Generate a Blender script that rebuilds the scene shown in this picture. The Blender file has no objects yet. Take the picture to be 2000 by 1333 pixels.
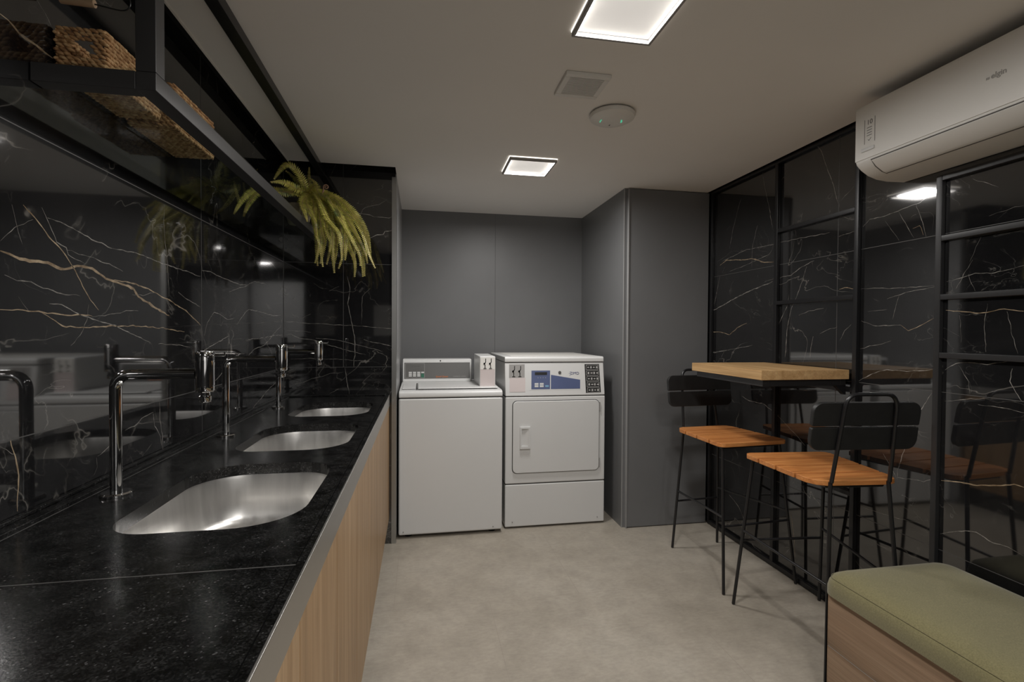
import bpy, bmesh, math, random
from mathutils import Vector, Matrix, noise
PI = math.pi
S = bpy.context.scene
COL = S.collection

# ------------------------------------------------------------------ camera, world, lamps, exposure
cam_d = bpy.data.cameras.new('camera'); cam = bpy.data.objects.new('camera', cam_d); COL.objects.link(cam)
cam_d.sensor_width = 36.0; cam_d.lens = 17.606; cam_d.clip_start = 0.02
_r = Vector((0.983708, -0.179675, 0.005886)); _u = Vector((-0.002640, 0.018300, 0.999829)); _f = Vector((0.179752, 0.983556, -0.017528))
M = Matrix.Identity(4)
for i in range(3):
    M[i][0] = _r[i]; M[i][1] = _u[i]; M[i][2] = -_f[i]
M[2][3] = 1.30
cam.matrix_world = M
S.camera = cam
S.view_settings.view_transform = 'Standard'; S.view_settings.look = 'None'
S.view_settings.gamma = 1.0; S.view_settings.use_curve_mapping = False
S.view_settings.exposure = 0.0

w = bpy.data.worlds.new('world'); S.world = w; w.use_nodes = True
w.node_tree.nodes['Background'].inputs[0].default_value = (1.0, 0.93, 0.86, 1)
w.node_tree.nodes['Background'].inputs[1].default_value = 0.02

ZC = 2.255            # ceiling height
LAMP_GLOW = 0.44      # what the diffuser shows
LAMP_POWER = 16.8     # W per fixture, downward
FILL_GLOW = 0.35     # glow of the unseen panel added behind the camera as fill
LAMPS = [(0.60, 1.41, 0.265), (0.605, 2.815, 0.265), (0.60, 0.0, 0.265), (0.60, -1.25, 0.265)]  # last two are unseen, added to stand in for the room's other light

# ------------------------------------------------------------------ node helpers
def new_mat(name):
    m = bpy.data.materials.new(name); m.use_nodes = True
    nt = m.node_tree; b = nt.nodes['Principled BSDF']
    return m, nt, b
def N(nt, t, **kw):
    n = nt.nodes.new(t)
    for k, v in kw.items():
        if k in n.inputs.keys() if isinstance(k, str) else False: n.inputs[k].default_value = v
        else: setattr(n, k, v)
    return n
def ramp(nt, src, stops):
    r = nt.nodes.new('ShaderNodeValToRGB'); nt.links.new(src, r.inputs[0])
    e = r.color_ramp.elements
    while len(e) < len(stops): e.new(0.5)
    for i, (p, c) in enumerate(stops):
        e[i].position = p; e[i].color = (c[0], c[1], c[2], 1) if hasattr(c, '__len__') else (c, c, c, 1)
    return r.outputs[0]
def coords(nt, scale=(1, 1, 1), loc=(0, 0, 0), rot=(0, 0, 0)):
    g = nt.nodes.new('ShaderNodeNewGeometry'); mp = nt.nodes.new('ShaderNodeMapping')
    nt.links.new(g.outputs['Position'], mp.inputs[0])
    mp.inputs['Scale'].default_value = scale; mp.inputs['Location'].default_value = loc; mp.inputs['Rotation'].default_value = rot
    return mp.outputs[0]
def ocoords(nt, scale=(1, 1, 1)):
    g = nt.nodes.new('ShaderNodeTexCoord'); mp = nt.nodes.new('ShaderNodeMapping')
    nt.links.new(g.outputs['Object'], mp.inputs[0]); mp.inputs['Scale'].default_value = scale
    return mp.outputs[0]
def noise_n(nt, vec, scale, detail=4, rough=0.55, dist=0.0):
    n = nt.nodes.new('ShaderNodeTexNoise'); nt.links.new(vec, n.inputs['Vector'])
    n.inputs['Scale'].default_value = scale; n.inputs['Detail'].default_value = detail
    n.inputs['Roughness'].default_value = rough; n.inputs['Distortion'].default_value = dist
    return n.outputs['Fac']
def mixc(nt, fac, a, b, mode='MIX'):
    m = nt.nodes.new('ShaderNodeMix'); m.data_type = 'RGBA'; m.blend_type = mode
    for s, v in ((m.inputs[0], fac), (m.inputs[6], a), (m.inputs[7], b)):
        if hasattr(v, 'type') or hasattr(v, 'is_linked'): nt.links.new(v, s)
        elif hasattr(v, '__len__'): s.default_value = (v[0], v[1], v[2], 1)
        else: s.default_value = v
    return m.outputs[2]
def bump(nt, b, h, strength=0.2, dist=0.01):
    n = nt.nodes.new('ShaderNodeBump'); n.inputs['Strength'].default_value = strength; n.inputs['Distance'].default_value = dist
    nt.links.new(h, n.inputs['Height']); nt.links.new(n.outputs[0], b.inputs['Normal'])
def plain(name, col, rough=0.5, metal=0.0, spec=0.5, var=0.04, vs=6.0, emit=None, es=0.0):
    m, nt, b = new_mat(name)
    c = noise_n(nt, coords(nt), vs, 3)
    lo = tuple(v * (1 - var) for v in col); hi = tuple(min(1, v * (1 + var)) for v in col)
    nt.links.new(ramp(nt, c, [(0.3, lo), (0.7, hi)]), b.inputs['Base Color'])
    b.inputs['Roughness'].default_value = rough; b.inputs['Metallic'].default_value = metal
    b.inputs['Specular IOR Level'].default_value = spec
    if emit: b.inputs['Emission Color'].default_value = (*emit, 1); b.inputs['Emission Strength'].default_value = es
    return m

MAT = {}
# polished black marble tile
def mk_tile():
    m, nt, b = new_mat('black_marble_tile')
    v = coords(nt)
    cl = noise_n(nt, v, 2.2, 7, 0.62)
    base = ramp(nt, cl, [(0.3, (0.006, 0.006, 0.0065)), (0.55, (0.011, 0.011, 0.0115)), (0.78, (0.019, 0.0185, 0.018))])
    # fine faint veins: contour lines of distorted noise
    def vein(scale, seed, width, dist):
        vv = coords(nt, loc=(seed, seed * 0.7, seed * 1.3), scale=(1, 1, 1.35))
        n = noise_n(nt, vv, scale, 5, 0.5, dist)
        a = nt.nodes.new('ShaderNodeMath'); a.operation = 'SUBTRACT'; a.inputs[1].default_value = 0.5; nt.links.new(n, a.inputs[0])
        c = nt.nodes.new('ShaderNodeMath'); c.operation = 'ABSOLUTE'; nt.links.new(a.outputs[0], c.inputs[0])
        return ramp(nt, c.outputs[0], [(0.0, 1.0), (width, 0.0)])
    msk = ramp(nt, noise_n(nt, coords(nt, loc=(5, 3, 9)), 3.1, 3), [(0.44, 0.0), (0.62, 1.0)])
    v1 = vein(1.7, 3.0, 0.0045, 0.9)
    mul = nt.nodes.new('ShaderNodeMath'); mul.operation = 'MULTIPLY'; nt.links.new(v1, mul.inputs[0]); nt.links.new(msk, mul.inputs[1])
    c1 = mixc(nt, mul.outputs[0], base, (0.17, 0.16, 0.145))
    v2 = vein(4.5, 11.0, 0.006, 1.4)
    msk2 = ramp(nt, noise_n(nt, coords(nt, loc=(1, 8, 2)), 4.0, 4), [(0.5, 0.0), (0.66, 0.8)])
    mul2 = nt.nodes.new('ShaderNodeMath'); mul2.operation = 'MULTIPLY'; nt.links.new(v2, mul2.inputs[0]); nt.links.new(msk2, mul2.inputs[1])
    c2 = mixc(nt, mul2.outputs[0], c1, (0.11, 0.105, 0.097))
    d1 = ramp(nt, noise_n(nt, coords(nt, loc=(2, 2, 7)), 5.0, 5, 0.7), [(0.54, 0.0), (0.70, 1.0)]); d2 = ramp(nt, noise_n(nt, coords(nt, loc=(7, 1, 2)), 70.0, 5, 0.75), [(0.56, 0.0), (0.72, 1.0)])
    dm = nt.nodes.new('ShaderNodeMath'); dm.operation = 'MULTIPLY'; nt.links.new(d1, dm.inputs[0]); nt.links.new(d2, dm.inputs[1])
    c2 = mixc(nt, dm.outputs[0], c2, (0.075, 0.073, 0.07))
    nt.links.new(c2, b.inputs['Base Color'])
    b.inputs['Roughness'].default_value = 0.045
    b.inputs['IOR'].default_value = 2.0
    return m
MAT['tile'] = mk_tile()
def vein_mat(name, a, c):
    m, nt, b = new_mat(name)
    n = noise_n(nt, coords(nt), 28.0, 4, 0.7)
    nt.links.new(ramp(nt, n, [(0.36, a), (0.66, c)]), b.inputs['Base Color'])
    b.inputs['Roughness'].default_value = 0.06; b.inputs['IOR'].default_value = 2.0
    return m
MAT['vein_w'] = vein_mat('pale_marble_vein', (0.08, 0.077, 0.07), (0.36, 0.34, 0.31))
MAT['vein_g'] = vein_mat('gold_marble_vein', (0.16, 0.11, 0.065), (0.46, 0.36, 0.24))
MAT['grout'] = plain('grey_tile_grout', (0.085, 0.083, 0.08), 0.5)
def mk_granite():
    m, nt, b = new_mat('speckled_black_granite')
    v = coords(nt)
    vo = nt.nodes.new('ShaderNodeTexVoronoi'); vo.inputs['Scale'].default_value = 430.0; nt.links.new(v, vo.inputs['Vector'])
    sp = nt.nodes.new('ShaderNodeSeparateColor'); nt.links.new(vo.outputs['Color'], sp.inputs[0])
    base = ramp(nt, sp.outputs[0], [(0.0, 0.004), (0.5, 0.008), (0.8, 0.017), (0.975, 0.026), (0.998, 0.075)])
    cl = ramp(nt, noise_n(nt, v, 26.0, 5), [(0.35, 0.35), (0.7, 1.5)])
    nt.links.new(mixc(nt, 1.0, base, cl, 'MULTIPLY'), b.inputs['Base Color'])
    rr = ramp(nt, noise_n(nt, v, 300.0, 3), [(0.3, 0.10), (0.7, 0.26)])
    nt.links.new(rr, b.inputs['Roughness'])
    b.inputs['Specular IOR Level'].default_value = 0.5
    bump(nt, b, noise_n(nt, v, 240.0, 3), 0.10, 0.001)
    return m
MAT['granite'] = mk_granite()
def mk_wood(name, lo, mid, hi, axis='Z', scale=1.0, rough=0.45, obj=False):
    m, nt, b = new_mat(name)
    sc = {'Z': (14, 14, 0.9), 'X': (0.9, 14, 14), 'Y': (14, 0.9, 14)}[axis]
    sc = tuple(v * scale for v in sc)
    v = ocoords(nt, sc) if obj else coords(nt, sc)
    n1 = noise_n(nt, v, 1.6, 6, 0.6, 0.6)
    sc2 = {'Z': (160, 160, 3), 'X': (3, 160, 160), 'Y': (160, 3, 160)}[axis]
    v2 = ocoords(nt, sc2) if obj else coords(nt, sc2)
    n2 = noise_n(nt, v2, 1.0, 3, 0.6)
    c = ramp(nt, n1, [(0.28, lo), (0.5, mid), (0.74, hi)])
    f = ramp(nt, n2, [(0.3, 0.80), (0.7, 1.08)])
    nt.links.new(mixc(nt, 1.0, c, f, 'MULTIPLY'), b.inputs['Base Color'])
    b.inputs['Roughness'].default_value = rough
    b.inputs['Specular IOR Level'].default_value = 0.35
    bump(nt, b, n2, 0.06, 0.002)
    return m
MAT['wood_cab'] = mk_wood('light_oak_laminate', (0.25, 0.15, 0.068), (0.345, 0.212, 0.105), (0.45, 0.30, 0.165), 'Z', 1.0, 0.4)
MAT['wood_table'] = mk_wood('oak_table_top', (0.38, 0.22, 0.09), (0.50, 0.31, 0.14), (0.60, 0.40, 0.20), 'Y', 1.3, 0.45)
MAT['wood_seat'] = mk_wood('orange_teak_slat', (0.40, 0.14, 0.04), (0.56, 0.22, 0.065), (0.66, 0.30, 0.10), 'X', 1.6, 0.4)
MAT['wood_bench'] = mk_wood('brown_oak_laminate', (0.16, 0.112, 0.076), (0.285, 0.19, 0.122), (0.37, 0.26, 0.175), 'Y', 0.8, 0.5)
MAT['wood_grip'] = mk_wood('pale_wood_grip', (0.50, 0.33, 0.2), (0.6, 0.42, 0.27), (0.66, 0.48, 0.32), 'X', 1.5, 0.5)
def mk_floor():
    m, nt, b = new_mat('beige_stone_floor')
    v = coords(nt)
    a = noise_n(nt, v, 1.7, 8, 0.62, 0.3); d = noise_n(nt, coords(nt, loc=(4, 4, 0)), 9.0, 6, 0.65)
    c = ramp(nt, a, [(0.3, (0.305, 0.272, 0.222)), (0.5, (0.37, 0.332, 0.277)), (0.72, (0.425, 0.388, 0.33))])
    c = mixc(nt, 1.0, c, ramp(nt, d, [(0.3, 0.86), (0.7, 1.08)]), 'MULTIPLY')
    br = nt.nodes.new('ShaderNodeTexBrick'); nt.links.new(coords(nt, loc=(0.12, 0.33, 0), rot=(0, 0, 0)), br.inputs['Vector'])
    br.inputs['Scale'].default_value = 1.0; br.inputs['Brick Width'].default_value = 0.9; br.inputs['Row Height'].default_value = 0.9
    br.inputs['Mortar Size'].default_value = 0.0015; br.inputs['Mortar Smooth'].default_value = 0.3; br.offset = 0.5
    c = mixc(nt, br.outputs['Fac'], c, (0.31, 0.275, 0.23))
    c = mixc(nt, 1.0, c, ramp(nt, noise_n(nt, coords(nt, scale=(1, 2.2, 1)), 34.0, 6, 0.7), [(0.32, 0.88), (0.6, 1.03)]), 'MULTIPLY')
    nt.links.new(c, b.inputs['Base Color'])
    b.inputs['Roughness'].default_value = 0.42; b.inputs['Specular IOR Level'].default_value = 0.4
    return m
MAT['floor'] = mk_floor()
MAT['ceiling'] = plain('warm_white_ceiling_paint', (0.84, 0.815, 0.78), 0.8, var=0.02, vs=1.5)
MAT['recess'] = plain('black_shadow_gap', (0.006, 0.006, 0.006), 0.9)
MAT['laminate'] = plain('dark_grey_laminate', (0.155, 0.157, 0.160), 0.42, var=0.05, vs=2.0, spec=0.45)
MAT['laminate_edge'] = plain('grey_laminate_edge', (0.30, 0.30, 0.30), 0.35)
MAT['paint_grey'] = plain('grey_wall_paint', (0.16, 0.155, 0.15), 0.7)
MAT['wall_dark'] = plain('charcoal_wall_paint', (0.05, 0.05, 0.052), 0.7)
MAT['silver'] = plain('satin_aluminium', (0.42, 0.42, 0.41), 0.32, 1.0)
MAT['black_metal'] = plain('black_powder_coated_steel', (0.010, 0.010, 0.011), 0.32, var=0.1, spec=0.5)
MAT['shelf_steel'] = plain('black_satin_shelf_steel', (0.038, 0.037, 0.037), 0.38, var=0.08)
MAT['grey_frame'] = plain('graphite_powder_coated_steel', (0.022, 0.022, 0.023), 0.35, var=0.08)
MAT['black_wood'] = plain('black_stained_slat', (0.012, 0.012, 0.012), 0.5, var=0.2, vs=30)
MAT['chrome'] = plain('polished_chrome', (0.62, 0.62, 0.62), 0.05, 1.0, var=0.01)
def mk_steel(name, col, r0, r1, sc):
    m, nt, b = new_mat(name)
    n = noise_n(nt, coords(nt, sc), 1.0, 4, 0.6)
    nt.links.new(ramp(nt, n, [(0.3, tuple(v * 0.88 for v in col)), (0.7, col)]), b.inputs['Base Color'])
    nt.links.new(ramp(nt, n, [(0.3, r0), (0.7, r1)]), b.inputs['Roughness'])
    b.inputs['Metallic'].default_value = 1.0
    b.inputs['Anisotropic'].default_value = 0.5
    return m
MAT['steel'] = mk_steel('brushed_stainless_steel', (0.90, 0.885, 0.86), 0.30, 0.38, (38, 38, 2))
MAT['steel_edge'] = mk_steel('brushed_steel_edge', (0.55, 0.54, 0.52), 0.3, 0.42, (300, 3, 300))
MAT['enamel'] = plain('white_enamel', (0.64, 0.642, 0.635), 0.32, var=0.015, vs=2)
MAT['plastic_w'] = plain('white_plastic', (0.74, 0.725, 0.69), 0.4, var=0.015, vs=2)
MAT['plastic_g'] = plain('grey_plastic', (0.30, 0.29, 0.28), 0.5)
MAT['coin_pink'] = plain('pale_pink_coin_plate', (0.60, 0.53, 0.52), 0.4, var=0.02)
MAT['panel_dark'] = plain('grey_console_plate', (0.11, 0.108, 0.104), 0.35, var=0.06)
MAT['panel_black'] = plain('black_label', (0.012, 0.012, 0.012), 0.4)
MAT['blue'] = plain('blue_console_plate', (0.085, 0.11, 0.22), 0.35, var=0.05)
MAT['navy'] = plain('navy_print', (0.012, 0.018, 0.12), 0.5)
MAT['orange'] = plain('orange_print', (0.50, 0.16, 0.05), 0.5)
MAT['print_grey'] = plain('grey_print', (0.10, 0.095, 0.09), 0.5)
MAT['print_soft'] = plain('soft_grey_print', (0.33, 0.32, 0.30), 0.5)
MAT['print_light'] = plain('light_print', (0.42, 0.41, 0.40), 0.5)
MAT['green_key'] = plain('green_key', (0.02, 0.14, 0.085), 0.4)
MAT['cyan_key'] = plain('light_blue_key', (0.18, 0.36, 0.52), 0.4)
MAT['fill_panel'] = plain('added_fill_glow', (0.8, 0.8, 0.8), 0.5, emit=(1.0, 0.98, 0.95), es=FILL_GLOW)  # emission of the added fill panel
MAT['halo'] = plain('added_lamp_halo', (0.8, 0.78, 0.74), 0.6, emit=(1.0, 0.92, 0.82), es=2.4)  # emission of the strip added to put a halo on the ceiling
MAT['lamp_frame'] = plain('grey_lamp_frame', (0.30, 0.29, 0.28), 0.5)
MAT['dark'] = plain('dark_gap', (0.004, 0.004, 0.004), 0.9, spec=0.0)
MAT['seam'] = plain('seam_shadow_gap', (0.05, 0.05, 0.048), 0.8)
MAT['led'] = plain('green_led', (0.1, 0.6, 0.4), 0.5, emit=(0.12, 0.85, 0.5), es=0.45)
MAT['diffuser'] = plain('lit_lamp_diffuser', (0.8, 0.78, 0.74), 0.6, emit=(1.0, 0.955, 0.90), es=LAMP_GLOW)
MAT['clay'] = plain('beige_ribbed_ceramic', (0.26, 0.22, 0.15), 0.7, var=0.1, vs=30)
MAT['pale_sheet'] = plain('plain_pale_sheet', (0.5, 0.49, 0.47), 0.6)
def mk_fabric():
    m, nt, b = new_mat('olive_green_fabric')
    v = coords(nt)
    n = noise_n(nt, v, 260.0, 4, 0.7); n2 = noise_n(nt, v, 5.0, 3)
    c = ramp(nt, n, [(0.3, (0.125, 0.112, 0.050)), (0.7, (0.21, 0.187, 0.09))])
    nt.links.new(mixc(nt, 1.0, c, ramp(nt, n2, [(0.3, 0.93), (0.7, 1.05)]), 'MULTIPLY'), b.inputs['Base Color'])
    b.inputs['Roughness'].default_value = 0.95; b.inputs['Sheen Weight'].default_value = 0.25
    bump(nt, b, n, 0.35, 0.001)
    return m
MAT['fabric'] = mk_fabric()
def mk_wicker():
    m, nt, b = new_mat('woven_seagrass')
    n = noise_n(nt, coords(nt), 70.0, 4, 0.6)
    nt.links.new(ramp(nt, n, [(0.3, (0.20, 0.09, 0.035)), (0.5, (0.50, 0.28, 0.12)), (0.7, (0.72, 0.50, 0.26))]), b.inputs['Base Color'])
    b.inputs['Roughness'].default_value = 0.7
    return m
MAT['wicker'] = mk_wicker()
def mk_leaf():
    m, nt, b = new_mat('fern_leaf')
    n = noise_n(nt, coords(nt), 22.0, 3, 0.6)
    nt.links.new(ramp(nt, n, [(0.3, (0.12, 0.16, 0.05)), (0.48, (0.42, 0.40, 0.07)), (0.70, (0.66, 0.58, 0.15))]), b.inputs['Base Color'])
    b.inputs['Roughness'].default_value = 0.5
    b.inputs['Subsurface Weight'].default_value = 0.0
    return m
MAT['leaf'] = mk_leaf()
MAT['stem'] = plain('pinkish_fern_stem', (0.34, 0.20, 0.14), 0.6)
def mk_glass():
    # thin architectural glass: straight-through transmission plus a Fresnel reflection
    m, nt, b = new_mat('clear_shelf_glass')
    tr = nt.nodes.new('ShaderNodeBsdfTransparent'); gl = nt.nodes.new('ShaderNodeBsdfGlossy'); fr = nt.nodes.new('ShaderNodeFresnel'); mx = nt.nodes.new('ShaderNodeMixShader')
    c = ramp(nt, noise_n(nt, coords(nt), 1.0, 1), [(0, (0.90, 0.955, 0.95)), (1, (0.93, 0.97, 0.965))])
    nt.links.new(c, tr.inputs['Color']); gl.inputs['Roughness'].default_value = 0.02; fr.inputs['IOR'].default_value = 1.45
    g = nt.nodes.new('ShaderNodeNewGeometry'); k = nt.nodes.new('ShaderNodeMath'); k.operation = 'SUBTRACT'; k.inputs[0].default_value = 1.0; nt.links.new(g.outputs['Backfacing'], k.inputs[1])
    k2 = nt.nodes.new('ShaderNodeMath'); k2.operation = 'MULTIPLY'; nt.links.new(k.outputs[0], k2.inputs[0]); nt.links.new(fr.outputs[0], k2.inputs[1]); nt.links.new(k2.outputs[0], mx.inputs[0]); nt.links.new(tr.outputs[0], mx.inputs[1]); nt.links.new(gl.outputs[0], mx.inputs[2])
    nt.links.new(mx.outputs[0], nt.nodes['Material Output'].inputs['Surface'])
    return m
MAT['glass'] = mk_glass()

# ------------------------------------------------------------------ mesh builder
class MB:
    def __init__(s): s.v = []; s.f = []; s.mi = []; s.sm = []
    def add(s, vs, fs, mi=0, smooth=False):
        o = len(s.v); s.v += [tuple(p) for p in vs]
        for f in fs: s.f.append(tuple(i + o for i in f)); s.mi.append(mi); s.sm.append(smooth)
        return s
    def box(s, x0, x1, y0, y1, z0, z1, mi=0, mat=None):
        vs = [(x, y, z) for z in (z0, z1) for y in (y0, y1) for x in (x0, x1)]
        if mat is not None: vs = [mat @ Vector(p) for p in vs]
        return s.add(vs, [(0, 2, 3, 1), (4, 5, 7, 6), (0, 1, 5, 4), (2, 6, 7, 3), (0, 4, 6, 2), (1, 3, 7, 5)], mi)
    def prism(s, poly, axis, a0, a1, mi=0, smooth=False, mat=None):
        # poly: 2-D points; axis 'X': (y,z), 'Y': (x,z), 'Z': (x,y)
        def P(p, a): return {'X': (a, p[0], p[1]), 'Y': (p[0], a, p[1]), 'Z': (p[0], p[1], a)}[axis]
        n = len(poly); vs = [P(p, a0) for p in poly] + [P(p, a1) for p in poly]
        if mat is not None: vs = [mat @ Vector(p) for p in vs]
        o = len(s.v); s.v += [tuple(v) for v in vs]
        for i in range(n):
            j = (i + 1) % n
            s.f.append((o + i, o + j, o + n + j, o + n + i)); s.mi.append(mi); s.sm.append(smooth)
        s.f.append(tuple(o + i for i in range(n))[::-1]); s.mi.append(mi); s.sm.append(False)
        s.f.append(tuple(o + n + i for i in range(n))); s.mi.append(mi); s.sm.append(False)
        return s
    def tube(s, pts, r, n=12, mi=0, caps=True, closed=False):
        pts = [Vector(p) for p in pts]; m = len(pts)
        rs = r if hasattr(r, '__len__') else [r] * m
        rings = []; up = None
        for i, p in enumerate(pts):
            a = pts[(i - 1) % m] if (i or closed) else pts[0]
            b = pts[(i + 1) % m] if (i < m - 1 or closed) else pts[-1]
            t = (b - a).normalized()
            if up is None:
                up = Vector((0, 0, 1)) if abs(t.z) < 0.9 else Vector((1, 0, 0))
            up = (up - t * up.dot(t))
            if up.length < 1e-5: up = Vector((1, 0, 0)) - t * t.x
            up.normalize(); sd = t.cross(up)
            rings.append([p + (up * math.cos(2 * PI * k / n) + sd * math.sin(2 * PI * k / n)) * rs[i] for k in range(n)])
        o = len(s.v)
        for rg in rings: s.v += [tuple(v) for v in rg]
        R = m if closed else m - 1
        for i in range(R):
            i2 = (i + 1) % m
            for k in range(n):
                k2 = (k + 1) % n
                s.f.append((o + i * n + k, o + i * n + k2, o + i2 * n + k2, o + i2 * n + k)); s.mi.append(mi); s.sm.append(True)
        if caps and not closed:
            s.f.append(tuple(o + k for k in range(n))[::-1]); s.mi.append(mi); s.sm.append(False)
            s.f.append(tuple(o + (m - 1) * n + k for k in range(n))); s.mi.append(mi); s.sm.append(False)
        return s
    def lathe(s, prof, c, n=32, mi=0, axis='Z', capb=True, capt=True):
        o = len(s.v); m = len(prof)
        for r, h in prof:
            for k in range(n):
                a = 2 * PI * k / n; x, y = r * math.cos(a), r * math.sin(a)
                q = {'Z': (x, y, h), 'X': (h, x, y), 'Y': (x, h, y)}[axis]
                s.v.append((c[0] + q[0], c[1] + q[1], c[2] + q[2]))
        for i in range(m - 1):
            for k in range(n):
                k2 = (k + 1) % n
                s.f.append((o + i * n + k, o + i * n + k2, o + (i + 1) * n + k2, o + (i + 1) * n + k)); s.mi.append(mi); s.sm.append(True)
        if capb: s.f.append(tuple(o + k for k in range(n))[::-1]); s.mi.append(mi); s.sm.append(False)
        if capt: s.f.append(tuple(o + (m - 1) * n + k for k in range(n))); s.mi.append(mi); s.sm.append(False)
        return s
    def build(s, name, mats, parent=None, bevel=0.0, seg=2, loc=None, fix=True):
        me = bpy.data.meshes.new(name)
        off = Vector(loc) if loc is not None else Vector((0, 0, 0))
        base = off + (world_loc(parent) if parent is not None else Vector((0, 0, 0)))
        if loc is None and parent is None: base = Vector((0, 0, 0))
        me.from_pydata([tuple(Vector(p) - base) for p in s.v], [], s.f)
        if not isinstance(mats, (list, tuple)): mats = [mats]
        for m in mats: me.materials.append(MAT[m] if isinstance(m, str) else m)
        for p, i, sm in zip(me.polygons, s.mi, s.sm): p.material_index = i; p.use_smooth = sm
        if fix:
            bm = bmesh.new(); bm.from_mesh(me); bmesh.ops.recalc_face_normals(bm, faces=bm.faces); bm.to_mesh(me); bm.free()
        me.update()
        if bevel <= 0 and fix: me.set_sharp_from_angle(angle=math.radians(38))
        ob = bpy.data.objects.new(name, me); COL.objects.link(ob)
        ob.location = off
        if parent is not None: ob.parent = parent
        if bevel > 0:
            md = ob.modifiers.new('bevel', 'BEVEL'); md.width = bevel; md.segments = seg; md.limit_method = 'ANGLE'; md.angle_limit = math.radians(40)
            md.harden_normals = False
            for p in me.polygons: p.use_smooth = True
            ws = ob.modifiers.new('wn', 'WEIGHTED_NORMAL'); ws.keep_sharp = False
        return ob
def world_loc(o):
    v = Vector((0, 0, 0))
    while o is not None: v += o.location; o = o.parent
    return v
def thing(name, label, cat, loc, group=None, rotz=0):
    o = bpy.data.objects.new(name, None); COL.objects.link(o); o.location = loc; o.empty_display_size = 0.05
    o['label'] = label; o['category'] = cat
    if group: o['group'] = group
    return o
def struct(o): o['kind'] = 'structure'; return o
def tag(o, label, cat, group=None):
    o['label'] = label; o['category'] = cat
    if group: o['group'] = group
    return o
def rrect(x0, x1, y0, y1, r, n=6):
    pts = []
    for cx, cy, a0 in ((x1 - r, y1 - r, 0), (x0 + r, y1 - r, 90), (x0 + r, y0 + r, 180), (x1 - r, y0 + r, 270)):
        for k in range(n + 1):
            a = math.radians(a0 + 90 * k / n); pts.append((cx + r * math.cos(a), cy + r * math.sin(a)))
    return pts
def text_mesh(txt, size, mat, mtx, parent, name, bold=False, italic=0.0, depth=0.0003):
    cu = bpy.data.curves.new(name, 'FONT'); cu.body = txt; cu.size = size; cu.extrude = depth; cu.align_x = 'CENTER'; cu.align_y = 'CENTER'
    cu.shear = italic
    if bold: cu.offset = size * 0.02
    tmp = bpy.data.objects.new('tmp_text', cu); COL.objects.link(tmp)
    dg = bpy.context.evaluated_depsgraph_get()
    me = bpy.data.meshes.new_from_object(tmp.evaluated_get(dg))
    bpy.data.objects.remove(tmp); bpy.data.curves.remove(cu)
    base = world_loc(parent)
    me.transform(Matrix.Translation(-base) @ mtx)
    me.materials.clear(); me.materials.append(MAT[mat])
    ob = bpy.data.objects.new(name, me); COL.objects.link(ob); ob.parent = parent
    return ob
def face_y(x, y, z, tilt=0.0):   # text on a face looking to -Y, centre at x,y,z
    return Matrix.Translation((x, y, z)) @ Matrix.Rotation(PI / 2 + tilt, 4, 'X')
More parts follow.
